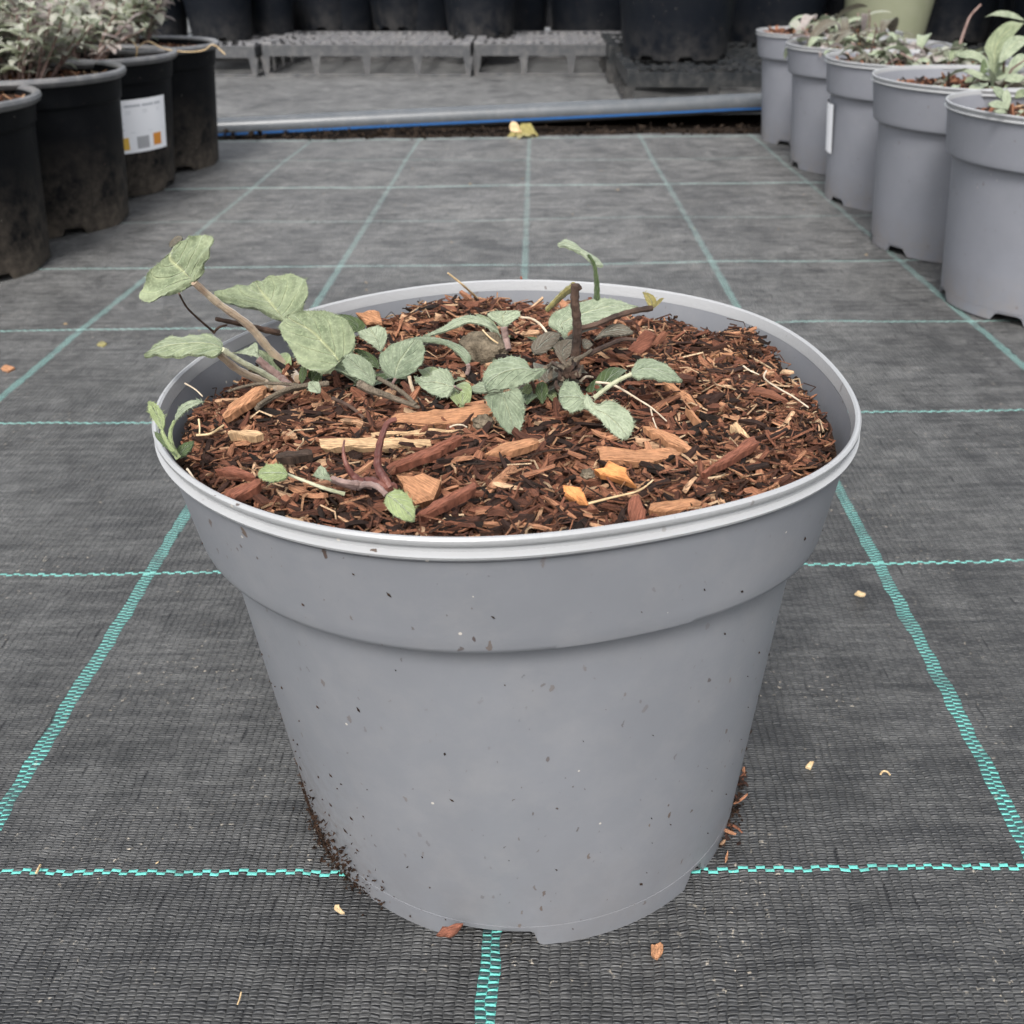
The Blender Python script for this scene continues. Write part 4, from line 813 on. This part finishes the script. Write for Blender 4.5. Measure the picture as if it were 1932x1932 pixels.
grey = [(2.407, 4.716, .885, 'nearest grey pot of the right row, cut by the picture edge', .80),
        (2.361, 5.748, .885, 'second nearest grey pot of the right row, soil low behind its front rim', .81),
        (2.375, 6.895, .87, 'middle grey pot of the right row, with white label edge on its side', .815),
        (2.394, 8.048, .86, 'second farthest grey pot of the right row', .80),
        (2.389, 9.211, .86, 'farthest grey pot of the right row, beside the pipe end', .83)]
gsoil = ['bark and compost in the nearest grey pot of the right row', 'bark and compost in the second nearest grey pot of the right row', 'bark and compost in the middle grey pot of the right row', 'bark and compost in the second farthest grey pot of the right row', 'bark and compost in the farthest grey pot of the right row']
gpl = ['small green seedling leaves in the nearest grey pot of the right row', 'tallest plant of the right row, with big arching silvery leaves', 'sprawling silver green leaves in the middle grey pot of the right row', 'curled pale leaves in the second farthest grey pot of the right row', 'low green leaves in the farthest grey pot of the right row']
for i, (x, y, h, lab, sz) in enumerate(grey):
    p = round_pot('plant_pot', x, y, h, .585, .436, (M['greyfar'], M['rim']), 20+i, zst=.66, step=.03); tag(p, lab, 'plant pot', 'grey pots in the right row')
    if i == 2:      # white label seen edge on
        mb = MB(); N = 10; vs = []
        for k in range(N+1):
            a = R(152+36*k/N)
            for z in (.30, .60):
                rr = .436+(.585-.436)*z/h-.038*z/.66+.004; vs.append((x+rr*math.cos(a), y+rr*math.sin(a), z))
        mb.add(vs, [(2*k, 2*k+1, 2*k+3, 2*k+2) for k in range(N)]); mb.build('pot_label', M['paper'], p)
    hf = (lambda sz: lambda a, b: sz+.02*noise.noise(Vector((a*5, b*5, 2)))+.012*noise.noise(Vector((a*17, b*17, 4))))(sz)
    rs = .436+(.585-.436)*sz/h-.027
    mb = MB(); seg = 48; vs = [(x, y, hf(x, y))]+[(x+rs*k/8*math.cos(2*math.pi*j/seg), y+rs*k/8*math.sin(2*math.pi*j/seg), hf(x+rs*k/8*math.cos(2*math.pi*j/seg), y+rs*k/8*math.sin(2*math.pi*j/seg))) for k in range(1, 9) for j in range(seg)]
    mb.add(vs, [(0, 1+j, 1+(j+1) % seg) for j in range(seg)]+[(1+(k-1)*seg+j, 1+k*seg+j, 1+k*seg+(j+1) % seg, 1+(k-1)*seg+(j+1) % seg) for k in range(1, 8) for j in range(seg)], m=1)
    def pk(rnd, x=x, y=y, rs=rs):
        while True:
            a, b = rnd.uniform(-rs, rs), rnd.uniform(-rs, rs)
            if math.hypot(a, b) < rs-.02: return x+a, y+b
    mulch(mb, 1700, pk, hf, 1.1, 40+i, tilt=.4, inside=lambda a, b, m: math.hypot(a-x, b-y) < rs-m)
    tag(mb.build('bark_mulch', [M['bark'], M['soil']], smooth=False), gsoil[i], 'bark mulch', kind='stuff')
    if i == 0:
        rt = rosette(x, y, sz, .42, 26, gpl[i], 60, .12, .20, clusters=7)
        for (b, tp, l_, r_, m_, yy) in (((1690, 590), (1612, 488), [(1640, 560), (1612, 520)], [(1690, 545), (1660, 505)], 'leafblue', 4.50), ((1692, 630), (1688, 505), [(1665, 590), (1662, 540)], [(1705, 590), (1710, 545)], 'leafpale', 4.45), ((1690, 625), (1580, 590), [(1640, 618), (1605, 612)], [(1680, 595), (1630, 572)], 'leafpale', 4.42), ((1690, 645), (1612, 628), [(1650, 648), (1625, 640)], [(1660, 622)], 'leafpale', 4.38), ((1735, 560), (1800, 510), [(1740, 525), (1770, 508)], [(1760, 558), (1795, 545)], 'leaf', 4.5)):
            px_leaf(rt, M[m_], 'G', b, tp, l_, r_, 0, (0, -.8, .6), Y=yy, hairs=0, fold=.2)
    elif i == 1:
        rt = rosette(x+.05, y, sz, .42, 70, gpl[i], 68, .16, .34, r0=.5, r1=1.3, clusters=10)
        for (b, tp, l_, r_, m_, yy) in (((1612, 440), (1790, 128), [(1575, 340), (1560, 265), (1615, 180), (1700, 122)], [(1665, 360), (1690, 260), (1740, 185)], 'leaf', 5.65), ((1600, 400), (1388, 312), [(1560, 325), (1500, 290), (1440, 290)], [(1560, 375), (1500, 335), (1430, 328)], 'leafpale', 5.6), ((1800, 120), (1562, 96), [(1720, 72), (1640, 62)], [(1720, 105), (1620, 88)], 'leafpale', 5.9), ((1640, 360), (1830, 215), [(1670, 250), (1740, 205)], [(1700, 330), (1780, 260)], 'leafpale', 5.6), ((1620, 450), (1800, 440), [(1680, 425), (1750, 422)], [(1680, 465), (1750, 470)], 'leafpale', 5.5), ((1590, 455), (1430, 402), [(1540, 415), (1480, 395)], [(1540, 455), (1480, 425)], 'leafpale', 5.5), ((1560, 330), (1530, 450), [(1540, 360)], [(1575, 400)], 'leafdark', 5.6)):
            px_leaf(rt, M[m_], 'G', b, tp, l_, r_, 0, (0, -.8, .6), Y=yy, hairs=0, fold=.15)
        px_tube(rt, M['stem'], 'G', [(1615, 560), (1618, 500), (1612, 430)], (.016, .012), Ys=[5.55, 5.6, 5.65])
        px_tube(rt, M['stempurple'], 'G', [(1420, 250), (1450, 160), (1480, 90), (1540, 25)], (.014, .010), Ys=[6.2, 6.2, 6.2, 6.2])
    else: rosette(x, y, sz, .46, [0, 0, 98, 98, 90][i], gpl[i], 61+i, .18, .40, r0=.5, r1=1.45, clusters=13)

# ------------------------------------------------------------------ black pots at left with bushes
black = [(-3.10, 5.154, .845, .60, .47, 'nearest black pot of the left row, cut by the picture edge'),
         (-3.03, 6.151, .865, .60, .47, 'black pot with mud stained foot, second nearest of the left row'),
         (-3.05, 7.162, .865, .595, .455, 'black pot of the left row carrying a white printed label'),
         (-2.988, 7.992, .860, .595, .475, 'farthest black pot of the left row, straw over its rim')]
bl = ['compost in the nearest black pot of the left row', 'compost in the second nearest black pot of the left row', 'compost in the black pot with the white label', 'compost in the farthest black pot of the left row']
def bush(cx, cy, z, rad, ht, n, label, seed, lean=(0, 0)):
    rnd = random.Random(seed); root = empty('bushy_plant', (cx, cy, z)); tag(root, label, 'plant', 'bushy plants in the black pots')
    for i in range(n):
        a = rnd.uniform(0, 6.28); r0 = rad*math.sqrt(rnd.random())*.8; bx, by = cx+r0*math.cos(a)*.55, cy+r0*math.sin(a)*.55
        H_ = ht*rnd.uniform(.45, 1.0)*(1-.35*(r0/rad)**2); top = Vector((cx+r0*math.cos(a)*1.3+lean[0]*H_+rnd.gauss(0, .04), cy+r0*math.sin(a)*1.3+lean[1]*H_+rnd.gauss(0, .04), z+H_))
        b = Vector((bx, by, z-.02)); midp = b.lerp(top, .5)+Vector((rnd.gauss(0, .03), rnd.gauss(0, .03), .02)); mb = MB()
        mb.tube([b, midp, top], [.007, .006, .004], 5, m=1)
        pur = rnd.random() < .35; k_n = max(4, int(H_/.045))
        for k in range(k_n):
            v = .25+.75*k/(k_n-1); q = (b.lerp(midp, v*2) if v < .5 else midp.lerp(top, v*2-1)); ph = k*1.57+rnd.random()
            for sgn in (0, math.pi):
                ln = rnd.uniform(.075, .15)*(1-.3*abs(v-.6)); blade(mb, q, ph+sgn+rnd.gauss(0, .2), ln, ln*rnd.uniform(.4, .6), rnd.uniform(.1, .9), rnd.uniform(.3, 1.9), rnd, NV=4, cup=.35)
        mb.build('leafy_stem', [M['sagepurple'] if pur else M['sage'], M['stempurple']], root)
    return root
for i, (x, y, h, Rr, r, lab) in enumerate(black):
    p = round_pot('plant_pot', x, y, h, Rr, r, (M['black'], M['blackrim']), 70+i, rolled=True, lip=.045, zst=.70, step=.010, wavy=.03, rimw=.034, ls=-.02); tag(p, lab, 'plant pot', 'black pots in the left row')
    rs = r+(Rr-r)*.8/h-.036; mb = MB(); hf = lambda a, b: .80+.02*noise.noise(Vector((a*6, b*6, 9)))
    seg = 48; mb.add([(x, y, hf(x, y))]+[(x+rs*math.cos(2*math.pi*j/seg), y+rs*math.sin(2*math.pi*j/seg), .795) for j in range(seg)], [(0, 1+j, 1+(j+1) % seg) for j in range(seg)], m=1)
    def pk(rnd, x=x, y=y, rs=rs):
        while True:
            a, b = rnd.uniform(-rs, rs), rnd.uniform(-rs, rs)
            if math.hypot(a, b) < rs-.02: return x+a, y+b
    mulch(mb, 800, pk, lambda a, b: .80, .8, 90+i, tilt=.4, inside=lambda a, b, m: math.hypot(a-x, b-y) < rs-m)
    tag(mb.build('potting_compost', [M['fibre'], M['soil']], smooth=False), bl[i], 'compost', kind='stuff')
    if i == 2:
        lb = MB(); N = 24; a0, a1 = R(-62), R(-8); z0, z1 = .285, .615
        def lp(a, z, off=.0): rr = r+(Rr-r)*z/h-.030*z/.70+.006+off; return (x+rr*math.cos(a), y+rr*math.sin(a), z)
        vs = [lp(a0+(a1-a0)*k/N, z) for k in range(N+1) for z in (z0, z1)]; lb.add(vs, [(2*k, 2*k+2, 2*k+3, 2*k+1) for k in range(N)]); lo = lb.build('pot_label', M['paper'], p)
        def patch(u0, u1, v0, v1, mat, nm, off=.0015):
            m_ = MB(); n_ = max(2, int((u1-u0)*24)); vs = [lp(a0+(a1-a0)*(u0+(u1-u0)*k/n_), z0+(z1-z0)*v, off) for k in range(n_+1) for v in (v0, v1)]
            m_.add(vs, [(2*k, 2*k+2, 2*k+3, 2*k+1) for k in range(n_)]); m_.build(nm, mat, lo)
        patch(.12, .30, .07, .30, M['amber'], 'printed_block'); patch(.42, .62, .07, .30, M['printgrey'], 'printed_block'); patch(.70, .86, .09, .32, M['orange'], 'printed_block')
        m_ = MB(); rr_ = random.Random(4); u = .08
        def bar(u0, u1, v0, v1):
            n_ = 3; vs = [lp(a0+(a1-a0)*(u0+(u1-u0)*k/n_), z0+(z1-z0)*v, .002) for k in range(n_+1) for v in (v0, v1)]; m_.add(vs, [(2*k, 2*k+2, 2*k+3, 2*k+1) for k in range(n_)])
        for (u0, u1) in ((.08, .26), (.29, .52), (.55, .74), (.76, .88)): bar(u0, u1, .865, .905)
        for v in (.78, .74): bar(.08, .85, v, v+.008)
        for k, v in enumerate((.62, .56, .50, .44)): bar(.15, .24+.02*(k % 2), v, v+.02)
        bar(.08, .95, .385, .392); m_.build('printed_lines', M['ink'], lo)
bush(-3.12, 5.15, .80, .42, .34, 12, 'sparse sprigs in the nearest black pot of the left row', 301)
bush(-3.12, 6.25, .80, .52, .58, 62, 'dense grey green bushy herb in the second nearest black pot, largest of the left bushes', 302)
bush(-3.20, 7.20, .80, .46, .46, 44, 'smaller purplish grey bush in the black pot with the white label', 303)
bush(-3.15, 8.10, .80, .48, .54, 50, 'purple tinged silvery bush in the farthest black pot of the left row', 304)
def strandY(pts, Ys, rad, mat, name, label, cat, grp=None):
    o = atY(pts[0], Ys[0]); mb = MB(); px_tube(None, mat, 'F', pts, rad, Ys=Ys, mb=mb, n=6, flat=.6)
    return tag(mb.build(name, mat, None, org=tuple(o)), label, cat, grp)
strandY([(252, 100), (262, 88), (280, 78), (310, 92), (350, 98), (385, 95), (402, 84), (425, 103)], [7.45, 7.45, 7.45, 7.4, 7.4, 7.4, 7.4, 7.4], (.006, .008), M['straw'], 'dry_straw', 'long dry straw blade trailing over the farthest black pot', 'straw')
strandY([(245, 72), (258, 90), (256, 112)], [7.3, 7.3, 7.3], (.010, .006), M['straw'], 'dry_straw', 'short forked dry straw hanging into the labelled black pot', 'straw')

# ------------------------------------------------------------------ pipe behind the path
pr = empty('drain_pipe', (-.4, 9.85, .09)); tag(pr, 'long grey plastic pipe with a blue stripe lying across the end of the path', 'pipe')
A = Vector((-9, 8.67, .02)); B = Vector((9, 11.15, .26)); mb = MB(); n = 40
cl = [A.lerp(B, k/n)+Vector((0, .012*math.sin(k*.8), -.10*max(0, min(1, (24-k)/14)))) for k in range(n+1)]
mb.tube(cl, .088, 32); mb.build('pipe_body', M['pipe'], pr)
mb = MB(); vs = []
dirn = (B-A).normalized(); sd = Vector((dirn.y, -dirn.x, 0)).normalized()
for k in range(n+1):
    for a in (R(-33), R(-19)): vs.append(cl[k]+(sd*math.cos(a)+Vector((0, 0, 1))*math.sin(a))*.0895)
mb.add(vs, [(2*k, 2*k+2, 2*k+3, 2*k+1) for k in range(n)]); mb.build('stripe', M['blue'], pr)
# yellow leaf and twigs lying by the pipe
lf = empty('fallen_leaf', atY((980, 259), 9.25)); tag(lf, 'curled yellow fallen leaf lying against the pipe', 'fallen leaf')
px_leaf(lf, M['leafyellow'], 'F', (1017, 258), (948, 265), [(1000, 244), (975, 246)], [(1000, 266), (975, 268)], 0, (0, -.3, 1), Y=9.3, hairs=0, wave=.02, fold=.4)
px_leaf(lf, M['straw'], 'F', (985, 250), (965, 228), [(965, 248), (962, 238)], [(982, 245), (975, 232)], 0, (0, -.9, .3), Y=9.35, hairs=0, fold=.3, name='curled_tip')
strandY([(762, 267), (800, 270), (860, 268), (920, 266), (955, 262)], [9.1, 9.1, 9.12, 9.15, 9.2], (.008, .010), M['wtan'], 'dry_twig', 'thin dry twig lying in front of the pipe left of the yellow leaf', 'twig')

# ------------------------------------------------------------------ carrying trays on the bed
def tray(x0, y0, w_, d_, h0, h1, mats, label, nop=4):
    root = empty('plant_tray', (x0+w_/2, y0, h0)); tag(root, label, 'plant tray', 'plastic plant trays on the bed'); T = .035
    for side, (ya, yb) in (('front', (y0, y0+T)), ('back', (y0+d_-T, y0+d_))):
        m_ = MB(); m_.box((x0, ya, h1-.13), (x0+w_, yb, h1)); m_.box((x0, ya-.004, h0), (x0+w_, yb+.01, h0+.035))
        pw = .055
        for k in range(nop+1):
            xc = x0+pw/2+(w_-pw)*k/nop; a = xc-pw/2; b = xc+pw/2
            m_.add([(a, ya+.002, h0+.035), (b, ya+.002, h0+.035), (b+.03, ya+.002, h1-.13), (a-.03, ya+.002, h1-.13), (a, yb-.002, h0+.035), (b, yb-.002, h0+.035), (b+.03, yb-.002, h1-.13), (a-.03, yb-.002, h1-.13)],
                   [(0, 1, 2, 3), (5, 4, 7, 6), (1, 5, 6, 2), (4, 0, 3, 7)])
        m_.build('side_panel', mats[0], root, smooth=False)
    for xs in (x0, x0+w_-T):
        m_ = MB(); m_.box((xs+.002, y0+T, h1-.12), (xs+T-.002, y0+d_-T, h1-.003)); m_.box((xs+.002, y0+T, h0), (xs+T-.002, y0+d_-T, h0+.03))
        for k in range(1, 4): yc = y0+d_*k/4; m_.box((xs+.004, yc-.03, h0+.03), (xs+T-.004, yc+.03, h1-.12))
        m_.build('side_panel', mats[0], root, smooth=False)
    m_ = MB()      # top grid of ribs with raised pot seats
    nx = 4; ny = 3
    for k in range(nx+1):
        xc = x0+w_*k/nx; m_.box((max(x0, xc-.035), y0+T, h1-.02), (min(x0+w_, xc+.035), y0+d_-T, h1+.002+.0005*k))
    for k in range(ny+1):
        yc = y0+d_*k/ny; m_.box((x0+.04, max(y0+.004, yc-.03), h1-.021), (x0+w_-.04, min(y0+d_, yc+.03), h1+.006+.0005*k))
    for i in range(nx):
        for j in range(ny):
            cx = x0+w_*(i+.5)/nx; cy = y0+d_*(j+.5)/ny; rx = w_/nx*.40; ry = d_/ny*.40
            for k in range(12):
                a = 2*math.pi*k/12; m_.box((cx+rx*math.cos(a)-.025, cy+ry*math.sin(a)-.02, h1-.03), (cx+rx*math.cos(a)+.025, cy+ry*math.sin(a)+.02, h1+.010+.0003*k))
            m_.box((cx-rx, cy-.015, h1-.06), (cx+rx, cy+.015, h1-.035)); m_.box((cx-.015, cy-ry, h1-.062), (cx+.015, cy+ry, h1-.038))
    for k in range(5):
        for (xs, w2) in ((x0+.0, .11), (x0+w_-.11, .11)): yy = y0+.04+d_*k/5; m_.box((xs, yy, h1+.001), (xs+w2, yy+d_*.09, h1+.028))
    m_.build('top_grid', mats[1], root, smooth=False)
    return root
M['traytop'] = plastic('tray_top_painted_glare', (.13, .13, .137), .5, .1, .3, mudamt=0, spec=.6)  # tray plastic lightened: glare on the top ribs is put into the colour
TM = (M['tray'], M['traytop']); TD = (M['traydark'], M['traydark'])
tray(-3.42, 13.3, 2.56, 2.0, .05, .41, TM, 'worn grey plastic tray left of centre, under two black pots')
tray(-.82, 13.42, 2.40, 2.0, .05, .41, TM, 'worn grey plastic tray at centre, touching the one to its left')
tray(-6.05, 13.2, 2.56, 2.0, .05, .40, TM, 'worn grey plastic tray at the left, mostly behind the bushes')
tray(.86, 10.62, 2.55, 1.9, .055, .385, TD, 'nearest black plastic tray, right of centre behind the pipe', 3)
tray(3.50, 10.8, 2.55, 1.9, .055, .385, TD, 'black plastic tray at the right behind the row of grey pots', 3)
tray(.80, 12.7, 2.55, 2.0, .05, .43, TD, 'black plastic tray behind the nearest one at right of centre', 3)
tray(3.5, 12.9, 2.55, 2.0, .05, .43, TD, 'black plastic tray at the far right corner', 3)

# ------------------------------------------------------------------ large black pots standing on the trays
bp = round_pot('plant_pot', 0, 0, .95, .56, .43, (M['blackfar'], M['blackfar']), 500, rolled=True, lip=.045, zst=.74, step=.008, rimw=.034)
tag(bp, 'x', 'plant pot', 'black pots on the trays')
cen = lambda q, z, rr: (lambda p: (p.x, p.y+rr))(at(q, z))
spots = []
def spot(x0, x1, yb, z, lab):
    p = at(((x0+x1)/2, yb), z); a = at((x0, yb), z).x; b = at((x1, yb), z).x; r_ = (b-a)/2*1.0; s = r_/.45
    spots.append((p.x, p.y+r_, z, s, lab))
spot(543, 663, 58, .425, 'black pot on the left tray, left of two')
spot(694, 816, 58, .425, 'black pot on the left tray, right of two')
spot(838, 969, 70, .425, 'lowest standing black pot on the centre tray')
spot(999, 1115, 52, .425, 'black pot on the right half of the centre tray')
spot(225, 338, 74, .415, 'black pot hidden behind the left bushes, right of the corner')
spot(346, 462, 78, .415, 'dusty black pot behind the left bushes')
spot(463, 545, 66, .425, 'narrowly visible black pot left of the tray pair')
for k, (x, y, z, s, lab) in enumerate(spots):
    o = bp if k == 0 else copy_tree(bp); o.location = (x*U, y*U, z*U); o.scale = (s, s, s*1.12); o.rotation_euler.z = k*1.3; o['label'] = lab; o['group'] = 'black pots on the trays'
big = round_pot('plant_pot', 0, 0, 1.30, .74, .56, (M['blackfar'], M['blackfar']), 510, rolled=True, lip=.06, zst=1.1, step=.01, rimw=.034)
tag(big, 'big black pot on the nearest black tray right of centre', 'plant pot', 'black pots on the trays')
pb = at((1283, 116), .40); big.location = (pb.x*U, (pb.y+.56)*U, .402*U)
o = copy_tree(big); pb = at((1475, 95), .40); o.location = ((pb.x+.05)*U, (pb.y+.9)*U, .402*U); o['label'] = 'big black pot in shadow behind the farthest grey pot'
o = copy_tree(big); o.location = (5.85*U, 12.3*U, .402*U); o['label'] = 'big black pot behind the second grey pot from the pipe'
o = copy_tree(big); o.location = (5.0*U, 13.9*U, .45*U); o['label'] = 'big black pot in the far right corner'
ol = round_pot('plant_pot', 3.55, 11.4, 1.25, .60, .44, (M['olive'], M['olive']), 520, rolled=True, lip=.05, zst=1.0, step=.01, rimw=.034)
po = atY((1672, 60), 12.9); ol.location = (po.x*U, 13.0*U, .432*U); tag(ol, 'olive green pot behind the right row, the only green one', 'plant pot', 'black pots on the trays')
k = 0
rowx = [(-6.6, 14.2), (-5.4, 14.3), (-4.2, 15.6), (-3.0, 15.7), (-1.8, 15.7), (-.55, 15.8), (.75, 15.9), (1.5, 13.9), (2.7, 14.1), (3.9, 14.3), (2.1, 15.8), (3.4, 15.9), (6.3, 15.8), (7.4, 15.9), (7.2, 13.6), (6.2, 12.6), (6.4, 14.0), (-7.8, 14.3), (4.9, 15.9)]
names = ['far left corner', 'left of the dusty one', 'second row behind the left tray', 'second row behind the two tray pots', 'second row between left and centre trays', 'second row behind the centre tray', 'second row right of centre', 'behind the big pot at right of centre', 'second one behind the big pot', 'behind the olive pot', 'third row behind the big pot', 'third row behind the olive pot', 'fourth row far right', 'fifth row far right', 'beyond the far right tray', 'right edge', 'far right edge', 'outermost left', 'third row at the far right']
for (x, y), nm in zip(rowx, names):
    o = copy_tree(bp); z = .43 if y < 15 else .06; s = 1.05 if y < 15 else 1.35; o.location = (x*U, (y+.3)*U, z*U); o.scale = (s, s, s*1.25); o.rotation_euler.z = x; o['label'] = 'shaded black pot, '+nm; o['group'] = 'black pots on the trays'
for o in list(bpy.data.objects):
    if '_o' in o: del o['_o']
